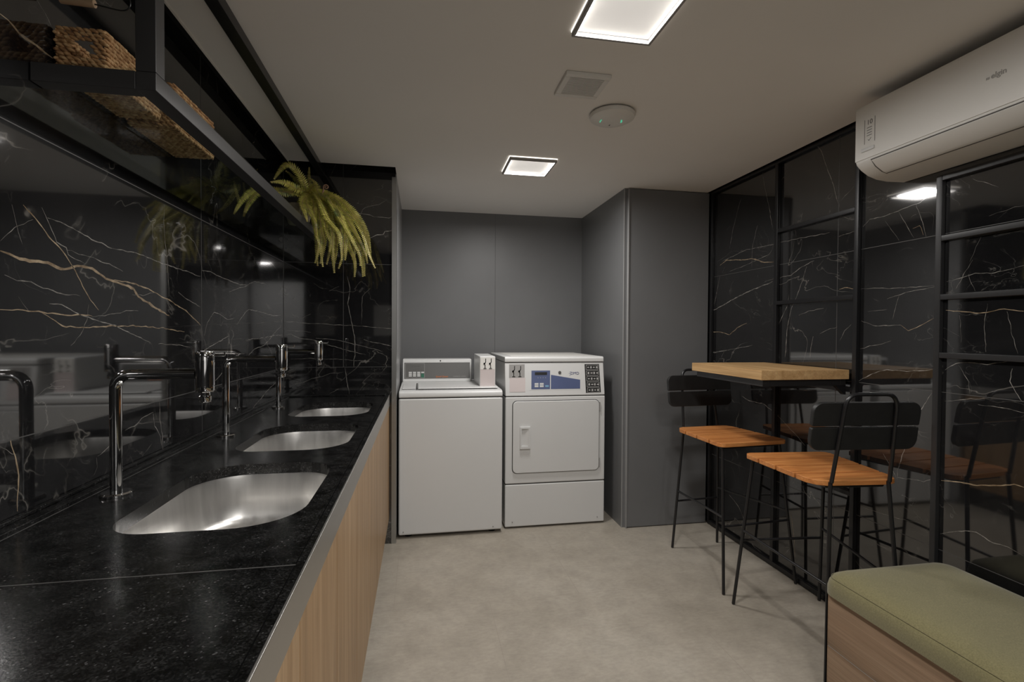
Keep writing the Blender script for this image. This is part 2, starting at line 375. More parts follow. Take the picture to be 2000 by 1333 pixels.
VEINS = [('L','g',6,[(1.119,1.45),(1.141,1.446),(1.167,1.441),(1.217,1.443),(1.243,1.443),(1.271,1.439),(1.295,1.436),(1.336,1.449),(1.392,1.45),(1.421,1.44),(1.446,1.432),(1.492,1.426),(1.571,1.417),(1.594,1.395),(1.643,1.38),(1.713,1.36),(1.771,1.346)]),('L','g',3,[(1.479,1.431),(1.556,1.432),(1.635,1.424),(1.723,1.406),(1.801,1.389),(1.899,1.363),(2.003,1.319)]),('L','g',2.6,[(1.177,1.552),(1.218,1.524),(1.257,1.495),(1.3,1.468),(1.331,1.437),(1.357,1.404),(1.385,1.373),(1.414,1.348)]),('L','w',2,[(1.227,1.558),(1.244,1.539),(1.271,1.494),(1.301,1.486),(1.305,1.469),(1.363,1.458)]),('L','w',2,[(1.244,1.542),(1.322,1.535),(1.404,1.518),(1.493,1.513),(1.596,1.517),(1.724,1.508),(1.878,1.503),(2.005,1.496)]),('L','w',1.6,[(1.305,1.48),(1.369,1.477),(1.447,1.471),(1.52,1.46)]),('L','w',1.8,[(1.129,1.406),(1.159,1.398),(1.195,1.396),(1.229,1.388),(1.284,1.38),(1.346,1.381)]),('L','w',1.6,[(1.162,1.365),(1.174,1.35),(1.188,1.339)]),('L','g',2.4,[(1.117,1.338),(1.188,1.338),(1.228,1.337),(1.293,1.334),(1.39,1.336)]),('L','g',2.2,[(1.228,1.337),(1.274,1.313),(1.298,1.308),(1.367,1.305),(1.484,1.31),(1.555,1.312),(1.722,1.306),(1.876,1.294)]),('L','w',2,[(1.246,1.356),(1.284,1.356),(1.324,1.341),(1.39,1.326),(1.484,1.312),(1.555,1.29),(1.658,1.262)]),('L','w',1.2,[(1.39,1.33),(1.464,1.34),(1.533,1.353),(1.594,1.355)]),('L','w',1.2,[(1.376,1.361),(1.37,1.324),(1.345,1.287),(1.313,1.263)]),('L','w',1.6,[(1.746,1.693),(1.74,1.644),(1.749,1.574),(1.763,1.504),(1.771,1.407)]),('L','w',2,[(1.833,1.426),(1.9,1.405),(2.004,1.386)]),('L','w',1.6,[(1.703,1.259),(1.821,1.251),(1.921,1.24)]),('L','w',1.2,[(1.563,1.397),(1.618,1.401),(1.687,1.413)]),('L','w',1.2,[(1.119,1.469),(1.164,1.509),(1.203,1.527)]),('L','w',1.2,[(1.148,1.545),(1.157,1.517),(1.172,1.471)]),('L','w',2.2,[(2.018,1.522),(2.093,1.526),(2.167,1.516),(2.407,1.505),(2.487,1.509),(2.617,1.539),(2.789,1.544)]),('L','w',1.6,[(2.28,1.461),(2.407,1.491),(2.528,1.509)]),('L','w',1.8,[(2.035,1.282),(2.063,1.329),(2.121,1.371),(2.181,1.367),(2.262,1.345),(2.349,1.354)]),('L','w',2.2,[(2.368,1.327),(2.485,1.385),(2.527,1.401),(2.711,1.394),(2.925,1.381),(3.062,1.39)]),('L','w',2,[(2.008,1.221),(2.134,1.249),(2.278,1.278)]),('L','w',2.6,[(2.494,1.177),(2.591,1.209),(2.76,1.226),(2.867,1.26),(2.954,1.293),(3.062,1.32),(3.104,1.373)]),('L','w',2,[(2.484,1.258),(2.71,1.262),(2.954,1.276),(3.104,1.275)]),('L','w',2.4,[(2.096,1.096),(2.163,1.111),(2.243,1.148)]),('L','w',1.4,[(2.048,1.216),(2.463,1.196)]),('L','w',2.4,[(2.566,0.927),(2.707,0.96),(2.865,0.997),(2.981,1.015)]),('L','g',5,[(1.125,1.901),(1.144,1.902),(1.172,1.894),(1.188,1.891),(1.216,1.893),(1.266,1.891)]),('L','w',2.4,[(1.221,1.989),(1.242,1.976),(1.263,1.957)]),('L','w',1.4,[(2.147,2.314),(2.172,2.245),(2.197,2.122)]),('L','w',1.4,[(2.403,2.256),(2.435,2.195),(2.468,2.113)]),('L','g',3.4,[(1.139,1.085),(1.145,1.06),(1.153,1.034),(1.158,1.008),(1.154,0.972),(1.153,0.937)]),('L','w',1.4,[(1.113,1.075),(1.129,1.066),(1.142,1.057),(1.152,1.052)]),('L','w',2,[(1.524,1.028),(1.57,1.032),(1.605,1.045),(1.671,1.054)]),('L','w',2,[(1.707,1.086),(1.71,1.023),(1.722,0.975),(1.727,0.919)]),('L','w',1.8,[(1.671,1.05),(1.678,1.012),(1.71,0.973),(1.725,0.924)]),('L','w',1.8,[(1.406,0.985),(1.464,1.003)]),('L','w',1.4,[(1.61,0.935),(1.662,0.959)]),('L','w',1.6,[(1.401,0.983),(1.405,0.959),(1.392,0.942)]),('A','w',3,[(-0.794,1.275),(-0.749,1.281),(-0.727,1.269),(-0.699,1.255),(-0.632,1.249),(-0.582,1.237),(-0.571,1.223)]),('A','w',2,[(-0.571,1.223),(-0.508,1.211),(-0.457,1.193),(-0.388,1.175),(-0.324,1.157)]),('A','w',2,[(-0.61,1.258),(-0.497,1.249),(-0.451,1.238),(-0.382,1.22),(-0.295,1.199),(-0.225,1.178)]),('A','w',2.4,[(-0.336,1.253),(-0.307,1.238),(-0.242,1.229),(-0.166,1.208)]),('A','w',3,[(-0.433,1.629),(-0.417,1.558),(-0.428,1.462),(-0.411,1.373),(-0.394,1.289),(-0.385,1.223),(-0.388,1.169),(-0.395,1.088)]),('A','w',2.4,[(-0.445,1.079),(-0.437,1.019),(-0.42,0.923)]),('A','w',1.6,[(-0.793,1.304),(-0.694,1.3),(-0.638,1.293)]),('A','w',1.8,[(-0.793,1.357),(-0.632,1.344),(-0.497,1.339),(-0.382,1.334),(-0.166,1.317)]),('A','w',1.6,[(-0.749,1.407),(-0.73,1.387),(-0.694,1.375),(-0.638,1.4)]),('A','w',1.4,[(-0.728,0.984),(-0.683,0.995),(-0.633,1.018),(-0.565,1.032),(-0.531,1.047),(-0.457,1.052)]),('A','w',1.4,[(-0.531,0.927),(-0.48,0.954)]),('A','w',1.4,[(-0.752,1.134),(-0.638,1.137),(-0.44,1.13),(-0.289,1.117)]),('A','w',1.4,[(-0.537,1.537),(-0.48,1.568)]),('A','w',1.2,[(-0.35,1.343),(-0.345,1.511),(-0.301,1.56)]),('A','w',2.4,[(-0.436,2.013),(-0.386,2.007),(-0.301,2.002),(-0.276,1.99),(-0.19,1.987),(-0.164,2.0)]),('A','w',3,[(-0.318,1.853),(-0.259,1.883),(-0.224,1.889),(-0.212,1.905),(-0.164,1.914)]),('A','w',1.6,[(-0.365,1.96),(-0.344,2.03),(-0.314,2.049),(-0.25,2.066),(-0.199,2.099)]),('A','w',1.4,[(-0.498,2.294),(-0.527,2.211)]),('A','w',1.6,[(-0.486,2.067),(-0.44,2.043)]),('R','w',4,[(3.14,1.444),(2.996,1.482),(2.854,1.524),(2.706,1.56),(2.62,1.575),(2.515,1.593)]),('R','g',4,[(3.024,1.751),(2.961,1.774),(2.802,1.757),(2.692,1.748),(2.589,1.711),(2.509,1.705)]),('R','w',2,[(3.003,1.773),(2.766,1.811),(2.512,1.802)]),('R','w',1.6,[(2.918,1.7),(2.764,1.717),(2.542,1.753)]),('R','g',2.6,[(3.149,1.305),(3.036,1.312),(2.909,1.293),(2.831,1.336),(2.737,1.364)]),('R','w',1.6,[(2.81,2.138),(2.884,1.975),(2.921,1.848)]),('R','w',2.2,[(2.618,2.277),(2.599,2.16),(2.556,2.028),(2.521,1.885)]),('R','w',1.6,[(2.653,1.939),(2.694,1.822),(2.7,1.697)]),('R','w',1.6,[(3.022,1.687),(3.084,1.487)]),('R','w',1.6,[(3.131,1.568),(3.084,1.5)]),('R','w',1.8,[(3.145,1.16),(2.907,1.195),(2.681,1.232)]),('R','w',3,[(2.222,2.261),(2.178,2.2),(2.14,2.103),(2.104,2.018),(2.068,1.903)]),('R','w',2.4,[(2.462,1.609),(2.374,1.615),(2.306,1.647),(2.216,1.67)]),('R','w',2.8,[(2.266,1.647),(2.291,1.576),(2.33,1.499),(2.37,1.43),(2.397,1.327),(2.408,1.171)]),('R','w',1.8,[(2.458,1.804),(2.296,1.8),(2.122,1.791)]),('R','w',2.2,[(2.065,1.762),(1.98,1.773)]),('R','w',1.8,[(2.067,1.858),(1.981,1.825)]),('R','g',4,[(2.059,1.512),(2.027,1.518),(1.974,1.507)]),('R','w',1.6,[(2.057,1.932),(1.984,1.979)]),('R','w',2,[(2.314,1.397),(2.236,1.419),(2.15,1.425)]),('R','w',1.8,[(2.463,1.349),(2.399,1.452),(2.386,1.513)]),('R','w',1.8,[(2.171,1.302),(2.112,1.326),(2.067,1.335)]),('R','w',2,[(2.049,1.271),(2.023,1.316),(1.986,1.343)]),('R','w',2.4,[(2.214,1.288),(2.226,1.239),(2.231,1.18)]),('R','w',2.8,[(1.934,1.781),(1.901,1.808),(1.835,1.806),(1.765,1.814),(1.716,1.821),(1.676,1.823),(1.646,1.838),(1.624,1.847)]),('R','w',2,[(1.765,1.81),(1.731,1.747),(1.697,1.69)]),('R','w',2,[(1.692,1.823),(1.667,1.756),(1.646,1.684)]),('R','g',1.6,[(1.702,1.726),(1.674,1.735),(1.658,1.694)]),('R','w',1.4,[(1.938,1.506),(1.759,1.493),(1.609,1.489)]),('R','w',1.6,[(1.81,1.451),(1.725,1.472),(1.605,1.487)]),('R','w',2,[(1.935,1.359),(1.862,1.337),(1.747,1.34)]),('R','g',2,[(1.747,1.34),(1.713,1.316),(1.643,1.346),(1.603,1.367)]),('R','w',2,[(1.938,1.234),(1.842,1.258),(1.789,1.271)]),('R','w',1.2,[(1.758,1.459),(1.782,1.364)]),('R','w',1.2,[(1.902,1.401),(1.809,1.406)]),('R','w',1.4,[(1.826,1.783),(1.789,1.735),(1.763,1.69)]),('R','g',2.4,[(1.567,1.392),(1.509,1.386),(1.452,1.377),(1.403,1.385),(1.374,1.388),(1.318,1.379)]),('R','w',1.6,[(1.566,1.5),(1.467,1.521),(1.406,1.514),(1.321,1.529)]),('R','w',1.6,[(1.477,1.57),(1.499,1.532),(1.531,1.472)]),('R','w',1.2,[(1.489,1.52),(1.469,1.456)]),('R','w',1.2,[(1.428,1.717),(1.376,1.725),(1.325,1.728)]),('R','w',1.2,[(1.483,1.86),(1.4,1.809)]),('R','w',1.2,[(1.425,1.409),(1.435,1.342),(1.427,1.241)]),('R','w',1.2,[(1.366,1.38),(1.35,1.309),(1.333,1.238)]),('R','w',1,[(1.451,1.648),(1.487,1.565)]),('R','w',1,[(1.516,1.372),(1.51,1.273)]),('R','w',2.6,[(1.941,1.089),(1.88,1.126),(1.804,1.151),(1.715,1.15),(1.603,1.166)]),('R','w',2.2,[(1.613,1.075),(1.654,1.002),(1.67,0.976),(1.717,0.837),(1.746,0.739),(1.75,0.705)]),('R','w',1.6,[(1.815,0.789),(1.777,0.739),(1.749,0.696)]),('R','w',2,[(1.75,0.705),(1.673,0.719),(1.637,0.72),(1.602,0.743)]),('R','w',3,[(2.782,0.915),(2.705,0.895),(2.58,0.895),(2.48,0.859),(2.401,0.811),(2.326,0.772),(2.256,0.724)]),('R','w',1.8,[(2.303,1.002),(2.195,1.018)]),('R','w',2.2,[(2.89,0.267),(2.787,0.219),(2.746,0.171),(2.707,0.101),(2.65,0.039),(2.527,0.022)]),('R','g',2.4,[(2.346,0.34),(2.322,0.21),(2.312,0.118)]),('R','w',1.6,[(3.136,1.166),(2.848,1.203)]),('R','w',1.6,[(2.996,1.139),(2.954,1.206)]),('R','w',1.2,[(1.908,0.524),(1.755,0.536),(1.645,0.552)]),('R','w',2.2,[(1.566,1.168),(1.525,1.195),(1.475,1.201),(1.423,1.198),(1.352,1.212)]),('R','w',1.2,[(1.518,1.189),(1.48,1.132),(1.476,1.087)]),('R','w',1.6,[(1.564,1.049),(1.473,1.069),(1.403,1.08)]),('R','w',1.6,[(1.449,1.052),(1.375,1.053),(1.311,1.045)]),('R','g',3.6,[(1.571,0.745),(1.503,0.76),(1.46,0.763),(1.381,0.782),(1.334,0.804),(1.306,0.8)]),('R','w',2,[(1.57,0.542),(1.506,0.579),(1.445,0.598),(1.393,0.581),(1.345,0.586),(1.301,0.574)]),('R','w',2,[(1.346,1.188),(1.353,1.145),(1.335,1.111),(1.316,1.08)])]
FRONDS = [[(-0.586,2.74,2.014),(-0.658,2.648,1.985),(-0.728,2.556,1.967),(-0.745,2.464,1.914),(-0.746,2.372,1.844),(-0.733,2.28,1.779)],[(-0.581,2.74,2.014),(-0.595,2.702,2.078),(-0.624,2.664,2.117),(-0.647,2.626,2.117),(-0.669,2.588,2.073),(-0.685,2.55,2.019)],[(-0.581,2.74,2.008),(-0.612,2.633,2.006),(-0.638,2.527,2.001),(-0.665,2.42,1.969)],[(-0.581,2.74,1.99),(-0.616,2.697,1.992),(-0.64,2.66,1.983),(-0.661,2.66,1.965)],[(-0.57,2.74,2.015),(-0.589,2.836,2.107),(-0.591,2.86,2.179)],[(-0.581,2.74,2.014),(-0.633,2.825,2.083),(-0.697,2.9,2.15),(-0.721,2.9,2.168)],[(-0.558,2.74,2.015),(-0.545,2.788,2.077),(-0.582,2.8,2.109)],[(-0.57,2.74,2.009),(-0.584,2.676,1.962),(-0.566,2.62,1.903),(-0.553,2.62,1.85)],[(-0.558,2.74,2.009),(-0.533,2.724,1.93),(-0.507,2.708,1.81),(-0.5,2.7,1.691),(-0.492,2.7,1.63)],[(-0.553,2.74,2.01),(-0.495,2.7,1.914),(-0.476,2.66,1.802),(-0.478,2.64,1.712),(-0.495,2.64,1.636)],[(-0.547,2.74,2.016),(-0.476,2.724,1.933),(-0.451,2.708,1.812),(-0.444,2.7,1.693),(-0.436,2.7,1.599)],[(-0.541,2.74,2.016),(-0.458,2.748,1.951),(-0.442,2.756,1.852),(-0.437,2.76,1.733),(-0.448,2.76,1.642)],[(-0.541,2.74,2.01),(-0.435,2.716,1.933),(-0.398,2.692,1.811),(-0.39,2.68,1.704),(-0.413,2.68,1.618)],[(-0.541,2.74,2.016),(-0.443,2.727,1.971),(-0.395,2.714,1.875),(-0.371,2.702,1.755),(-0.336,2.7,1.667),(-0.336,2.7,1.581)],[(-0.541,2.74,2.016),(-0.439,2.74,1.986),(-0.376,2.74,1.894),(-0.335,2.74,1.787),(-0.3,2.74,1.686),(-0.291,2.74,1.592)],[(-0.541,2.74,2.016),(-0.426,2.727,1.984),(-0.344,2.714,1.889),(-0.296,2.702,1.806),(-0.267,2.7,1.711),(-0.232,2.7,1.628)],[(-0.541,2.74,2.016),(-0.436,2.759,1.997),(-0.346,2.778,1.928),(-0.289,2.798,1.837),(-0.271,2.8,1.745),(-0.265,2.8,1.683)],[(-0.547,2.74,2.016),(-0.461,2.702,1.975),(-0.41,2.663,1.91),(-0.371,2.625,1.799),(-0.37,2.62,1.684),(-0.373,2.62,1.655)],[(-0.547,2.74,2.01),(-0.505,2.695,1.936),(-0.48,2.65,1.88),(-0.456,2.606,1.792),(-0.436,2.6,1.735),(-0.444,2.6,1.689)],[(-0.547,2.74,2.01),(-0.473,2.676,1.979),(-0.413,2.612,1.943),(-0.376,2.58,1.892),(-0.327,2.58,1.855)],[(-0.558,2.74,2.003),(-0.529,2.676,1.919),(-0.511,2.612,1.814),(-0.494,2.58,1.752),(-0.478,2.58,1.702)],[(-0.541,2.74,2.013),(-0.46,2.695,1.962),(-0.397,2.65,1.861),(-0.346,2.606,1.768),(-0.302,2.6,1.683),(-0.296,2.6,1.626)],[(-0.536,2.74,2.017),(-0.458,2.753,2.0),(-0.414,2.766,1.946),(-0.387,2.778,1.859),(-0.352,2.78,1.782),(-0.358,2.78,1.678)],[(-0.553,2.74,2.016),(-0.507,2.679,1.967),(-0.458,2.618,1.863),(-0.394,2.558,1.785),(-0.382,2.55,1.728),(-0.377,2.55,1.645)],[(-0.57,2.74,2.015),(-0.525,2.684,2.037),(-0.498,2.628,1.982),(-0.455,2.6,1.96),(-0.433,2.6,1.928)],[(-0.547,2.74,2.016),(-0.441,2.714,1.962),(-0.358,2.689,1.848),(-0.303,2.663,1.751),(-0.275,2.66,1.681),(-0.269,2.66,1.646)],[(-0.57,2.74,1.997),(-0.566,2.668,1.944),(-0.524,2.596,1.866),(-0.501,2.56,1.825),(-0.495,2.56,1.781)]]
# ------------------------------------------------------------------ the room
XL, XR, YA, YB, YF = -0.79, 1.95, 3.13, 4.02, -1.9
ZT = 2.30
def ribbon(mb, pts, width, to3, mi, rnd):
    # a hair-thin inlaid vein: subdivide, wobble, taper
    P = []
    for (a, b), (c, d) in zip(pts[:-1], pts[1:]):
        L = math.hypot(c - a, d - b); n = max(1, int(L / 0.012))
        for i in range(n):
            t = i / n; P.append([a + (c - a) * t, b + (d - b) * t])
    P.append(list(pts[-1]))
    m = len(P)
    Q = []
    for i, p in enumerate(P):
        i0, i1 = max(0, i - 1), min(m - 1, i + 1)
        tx, ty = P[i1][0] - P[i0][0], P[i1][1] - P[i0][1]; l = math.hypot(tx, ty) or 1
        nx, ny = -ty / l, tx / l
        s = noise.noise(Vector((p[0] * 38, p[1] * 38, rnd))) * 0.0035 + noise.noise(Vector((p[0] * 110, p[1] * 110, rnd))) * 0.0015
        wv = width * (0.55 + 0.75 * abs(noise.noise(Vector((p[0] * 60, p[1] * 60, rnd + 9)))) * 1.6)
        e = min(1.0, (i + 0.6) / 5, (m - 1 - i + 0.6) / 5)
        wv *= 0.35 + 0.65 * e
        Q.append((p[0] + nx * s, p[1] + ny * s, nx * wv / 2, ny * wv / 2))
    o = len(mb.v)
    for x, y, dx, dy in Q: mb.v += [to3(x + dx, y + dy), to3(x - dx, y - dy)]
    for i in range(m - 1):
        mb.f.append((o + 2 * i, o + 2 * i + 1, o + 2 * i + 3, o + 2 * i + 2)); mb.mi.append(mi); mb.sm.append(False)
def veins_for(mb, wall, to3):
    for k, (wl, c, wd, pts) in enumerate(VEINS):
        if wl == wall: ribbon(mb, pts, wd * 0.00135, to3, 1 if c == 'w' else 2, k * 1.7)
TM = ['tile', 'vein_w', 'vein_g', 'grout']
E1 = 0.0003
# floor
struct(MB().box(XL - 0.1, XR + 0.1, YF, YB + 0.1, -0.05, 0.0).build('floor', 'floor'))
# left wall
mb = MB().box(XL - 0.1, XL, YF, YA, 0, ZT)
toL = lambda a, b: (XL + E1, a, b)
veins_for(mb, 'L', toL)
for z in (1.083, 1.705): mb.box(XL - 0.001, XL + 0.0004, YF, YA, z - 0.0011, z + 0.0011, 3)
for y in (2.013, 0.813, -0.387, -1.587): mb.box(XL - 0.001, XL + 0.0004, y - 0.0011, y + 0.0011, 0.9, ZT, 3)
struct(mb.build('wall_left', TM))
# partition that closes the counter alcove
mb = MB().box(XL - 0.1, -0.152, YA, YB + 0.1, 0, ZT, 0)
toA = lambda a, b: (a, YA - E1, b)
veins_for(mb, 'A', toA)
for z in (0.48, 1.085, 1.705): mb.box(XL, -0.155, YA - 0.0004, YA + 0.001, z - 0.0011, z + 0.0011, 3)
mb.box(-0.455, -0.4528, YA - 0.0004, YA + 0.001, 1.085, ZT, 3)
mb.box(XL, XL + 0.002, YA - 0.0005, YA + 0.001, 0.93, ZC, 3)
mb.box(-0.153, -0.146, YA + 0.004, YB, 0, ZC, 4)
struct(mb.build('wall_partition', TM + ['laminate_edge']))
tr = MB().prism([(-0.172, YA - 0.006), (-0.145, YA - 0.006), (-0.143, YA + 0.02), (-0.152, YA + 0.02), (-0.154, YA + 0.002), (-0.172, YA + 0.002)], 'Z', 0, 2.235)
struct(tr.build('trim_1', 'silver'))
# right wall
mb = MB().box(XR, XR + 0.1, YF, YB + 0.1, 0, ZT)
toR = lambda a, b: (XR - E1, a, b)
veins_for(mb, 'R', toR)
for z in (0.48, 1.082, 1.682): mb.box(XR - 0.0004, XR + 0.001, YF, YA, z - 0.0011, z + 0.0011, 3)
for y in (2.07, 0.87, -0.33, -1.53): mb.box(XR - 0.0004, XR + 0.001, y - 0.0011, y + 0.0011, 0, ZT, 3)
struct(mb.build('wall_right', TM))
# niche back wall: two laminate panels with a hairline joint
mb = MB().box(-0.146, 0.5925, YB, YB + 0.05, 0, ZT).box(0.594, XR, YB, YB + 0.05, 0, ZT).box(-0.146, XR, YB + 0.004, YB + 0.06, 0, ZT, 1)
struct(mb.build('wall_back', ['laminate', 'dark']))
# wall behind the camera
mb = MB().box(XL - 0.1, XR + 0.1, YF - 0.1, YF, 0, ZT)
struct(mb.build('wall_front', 'wall_dark'))
# short wall at the near end of the counter, beside the camera
struct(MB().box(XL, -0.21, -0.16, -0.06, 0, ZT).build('wall_near', 'wall_dark'))
tag(MB().box(-0.56, -0.35, -0.06, -0.052, 1.25, 1.62).build('mirrored_sheet', 'pale_sheet'), 'pale sheet added on the short wall beside the camera, mirrored in the marble', 'notice')  # added out of view, stands in for pale rectangles mirrored in the marble
# unseen glowing panel behind the camera, added for ambient fill light
mb = MB().box(0.15, 1.75, YF, YF + 0.01, 0.95, 2.05)
struct(mb.build('fill_light_panel_1', 'fill_panel'))
mb = MB()
for a in ((0.11, 0.15, 0.91, 2.09), (1.75, 1.79, 0.91, 2.09), (0.93, 0.97, 0.95, 2.05), (0.15, 1.75, 0.91, 0.95), (0.15, 1.75, 2.05, 2.09)): mb.box(a[0], a[1], YF, YF + 0.03, a[2], a[3])
struct(mb.build('trim_2', 'black_metal'))  # frame round the added fill panel
# ceiling slab, with a black shadow gap round the tiled walls
mb = MB().box(-0.728, 1.915, YF, 3.0, ZC, ZT).box(-0.146, 1.915, 3.0, YB, ZC, ZT).box(XL - 0.1, XR + 0.1, YF - 0.1, YB + 0.1, ZT, ZT + 0.05, 1)
mb.box(-0.734, -0.728, YF, 3.0, ZC - 0.005, ZT, 0)
struct(mb.build('ceiling', ['ceiling', 'recess', 'silver']))

# ------------------------------------------------------------------ ceiling lamps
def lamp_fix(x, y, s, label):
    h = s / 2; z0 = ZC - 0.020
    t = thing('ceiling_light', label, 'ceiling light', (x, y, ZC), 'square ceiling lamps')
    fr = MB()
    for a in ((-h, h, -h, -h + 0.011), (-h, h, h - 0.011, h), (-h, -h + 0.011, -h + 0.011, h - 0.011), (h - 0.011, h, -h + 0.011, h - 0.011)):
        fr.box(x + a[0], x + a[1], y + a[2], y + a[3], z0, ZC)
    fr.build('frame', 'lamp_frame', t, 0.0015, 1)
    MB().box(x - h + 0.011, x + h - 0.011, y - h + 0.011, y + h - 0.011, z0 + 0.014, ZC - 0.002).build('diffuser', 'diffuser', t)
    mb = MB(); g = h + 0.0012
    for a in ((-g, g, -g, -h), (-g, g, h, g), (-g, -h, -h, h), (h, g, -h, h)): mb.box(x + a[0], x + a[1], y + a[2], y + a[3], ZC - 0.0045, ZC - 0.0005)
    mb.build('halo_strip', 'halo', t)  # added glowing strip, lights a halo on the ceiling round the frame
    ld = bpy.data.lights.new('lamp_light', 'AREA'); ld.shape = 'SQUARE'; ld.size = s - 0.05
    ld.energy = LAMP_POWER; ld.color = (1.0, 0.972, 0.94); ld.spread = math.radians(180)
    lo = bpy.data.objects.new('lamp_light', ld); COL.objects.link(lo); lo.parent = t; lo.location = (0, 0, z0 - ZC + 0.013)
lamp_fix(*LAMPS[0], 'large square lit ceiling lamp at the top edge of the picture, above the vent')
lamp_fix(*LAMPS[1], 'small-looking square lit ceiling lamp in front of the washer and dryer niche')
lamp_fix(*LAMPS[2], 'added square ceiling lamp above the camera, unseen, for more room light')
lamp_fix(*LAMPS[3], 'added square ceiling lamp behind the camera, unseen, for more room light')
# vent
t = thing('ceiling_vent', 'white square ceiling vent with fine louvres between the near lamp and the round router', 'vent', (0.607, 1.86, ZC))
mb = MB()
x0, x1, y0, y1 = 0.520, 0.694, 1.772, 1.948
for a in ((x0, x1, y0, y0 + 0.022), (x0, x1, y1 - 0.022, y1), (x0, x0 + 0.022, y0 + 0.022, y1 - 0.022), (x1 - 0.022, x1, y0 + 0.022, y1 - 0.022)):
    mb.box(*a, ZC - 0.014, ZC)
mb.build('frame', 'plastic_w', t, 0.003, 2)
mb = MB().box(x0 + 0.02, x1 - 0.02, y0 + 0.02, y1 - 0.02, ZC - 0.003, ZC - 0.001, 1)
k = 0
yy = y0 + 0.027
while yy < y1 - 0.024:
    mb.box(x0 + 0.02, x1 - 0.02, yy, yy + 0.0045, ZC - 0.012, ZC - 0.002); yy += 0.0078
mb.build('grille', ['plastic_w', 'plastic_g'], t)
# router
t = thing('wifi_router', 'round white wireless access point with green lights on the ceiling', 'router', (0.818, 2.083, ZC))
c = (0.818, 2.083, ZC)
MB().lathe([(0.083, 0), (0.085, -0.006)], c, 48).build('base', 'plastic_g', t)
MB().lathe([(0.097, -0.006), (0.099, -0.012), (0.095, -0.022), (0.08, -0.030), (0.05, -0.035), (0.001, -0.037)], c, 48, capb=True, capt=False).build('shell', 'plastic_w', t)
def arc_strip(a0, a1, r, wd, zz, name, mat):
    mb = MB(); n = 10; vs = []
    for i in range(n + 1):
        a = math.radians(a0 + (a1 - a0) * i / n)
        for rr in (r - wd / 2, r + wd / 2): vs.append((c[0] + rr * math.cos(a), c[1] + rr * math.sin(a), ZC + zz))
    vs2 = [(x, y, z + 0.003) for x, y, z in vs]
    fs = [(2 * i, 2 * i + 1, 2 * i + 3, 2 * i + 2) for i in range(n)]
    mb.add(vs, fs); mb.add(vs2, fs); mb.build(name, mat, t)
arc_strip(-38, 2, 0.040, 0.006, -0.0366, 'led_light', 'led')
arc_strip(160, 190, 0.052, 0.004, -0.0358, 'led_light', 'led')
arc_strip(84, 92, 0.034, 0.014, -0.0374, 'logo_mark', 'print_grey')

# ------------------------------------------------------------------ grey cupboard closing the niche on the right
t = thing('tall_cupboard', 'tall dark grey laminate cupboard from floor to ceiling beside the dryer', 'cupboard', (1.62, 3.55, 0))
MB().box(1.323, 1.341, YA + 0.012, YB - 0.002, 0.0, ZC).build('side_panel', 'laminate', t)
MB().box(1.349, 1.925, 3.118, 3.137, 0.006, ZC - 0.004).build('door', 'laminate', t, 0.001, 1)
MB().box(1.3215, 1.3255, YA + 0.003, YA + 0.012, 0.0, ZC).build('edge_strip', 'laminate_edge', t)
MB().box(1.3445, 1.3487, 3.112, 3.136, 0.0, ZC - 0.004).build('edge_strip', 'laminate_edge', t)
MB().box(1.3255, 1.3445, YA + 0.005, YA + 0.030, 0, ZC).box(1.345, 1.925, 3.14, YB - 0.002, 0, ZC).build('carcass', 'laminate', t)

# ------------------------------------------------------------------ frames on the right wall
xf0, xf1 = 1.930, 1.9495
t = thing('wall_frame', 'black steel ladder-like wall frame behind the bar table', 'frame', (xf1, 2.2, 0), 'steel wall frames')
for nm, y0, y1 in (('post', 3.088, 3.110), ('post', 2.460, 2.484), ('post', 1.940, 1.962)):
    MB().box(xf0, xf1, y0, y1, 0.030, 2.236).build(nm, 'black_metal', t, 0.0015, 1)
MB().box(xf0, xf1, 1.940, 3.110, 2.236, 2.256).build('top_rail', 'black_metal', t, 0.0015, 1)
MB().box(xf0, xf1, 1.940, 3.110, 0.004, 0.030).build('bottom_rail', 'black_metal', t, 0.0015, 1)
for z in (1.866, 1.470, 1.045, 0.57):
    MB().box(xf0, xf1, 1.962, 2.460, z - 0.0105, z + 0.0105).build('rung', 'black_metal', t, 0.0015, 1)
t = thing('wall_frame', 'graphite steel ladder-like wall frame beneath the air conditioner, behind the bench', 'frame', (xf1, 0.9, 0), 'steel wall frames')
MB().box(xf0, xf1, 1.574, 1.596, 0.03, 1.902).build('post', 'grey_frame', t, 0.0015, 1)
MB().box(xf0, xf1, 0.30, 0.33, 0.03, 1.905).build('post', 'grey_frame', t, 0.0015, 1)
MB().box(xf0, xf1, 0.33, 1.574, 1.881, 1.902).build('top_rail', 'grey_frame', t, 0.0015, 1)
for z in (1.664, 1.442, 1.222): MB().box(xf0, xf1, 0.33, 1.574, z - 0.0105, z + 0.0105).build('rung', 'grey_frame', t, 0.0015, 1)

# ------------------------------------------------------------------ bar table
t = thing('bar_table', 'oak bar table top fixed to the tiled wall above two stools', 'table', (1.7, 2.26, 1.094))
MB().box(1.48, 1.929, 1.972, 2.548, 1.094, 1.137).build('tabletop', 'wood_table', t, 0.0015, 1)
mb = MB()
for a in ((1.50, 1.53, 1.99, 2.53), (1.899, 1.929, 1.99, 2.53), (1.53, 1.899, 1.99, 2.02), (1.53, 1.899, 2.50, 2.53)): mb.box(*a, 1.064, 1.094)
mb.build('support_frame', 'grey_frame', t, 0.001, 1)
for y0 in (1.99, 2.51):
    MB().prism([(1.875, 1.064), (1.929, 1.064), (1.929, 1.022), (1.920, 1.022)], 'Y', y0, y0 + 0.02).build('bracket', 'black_metal', t)

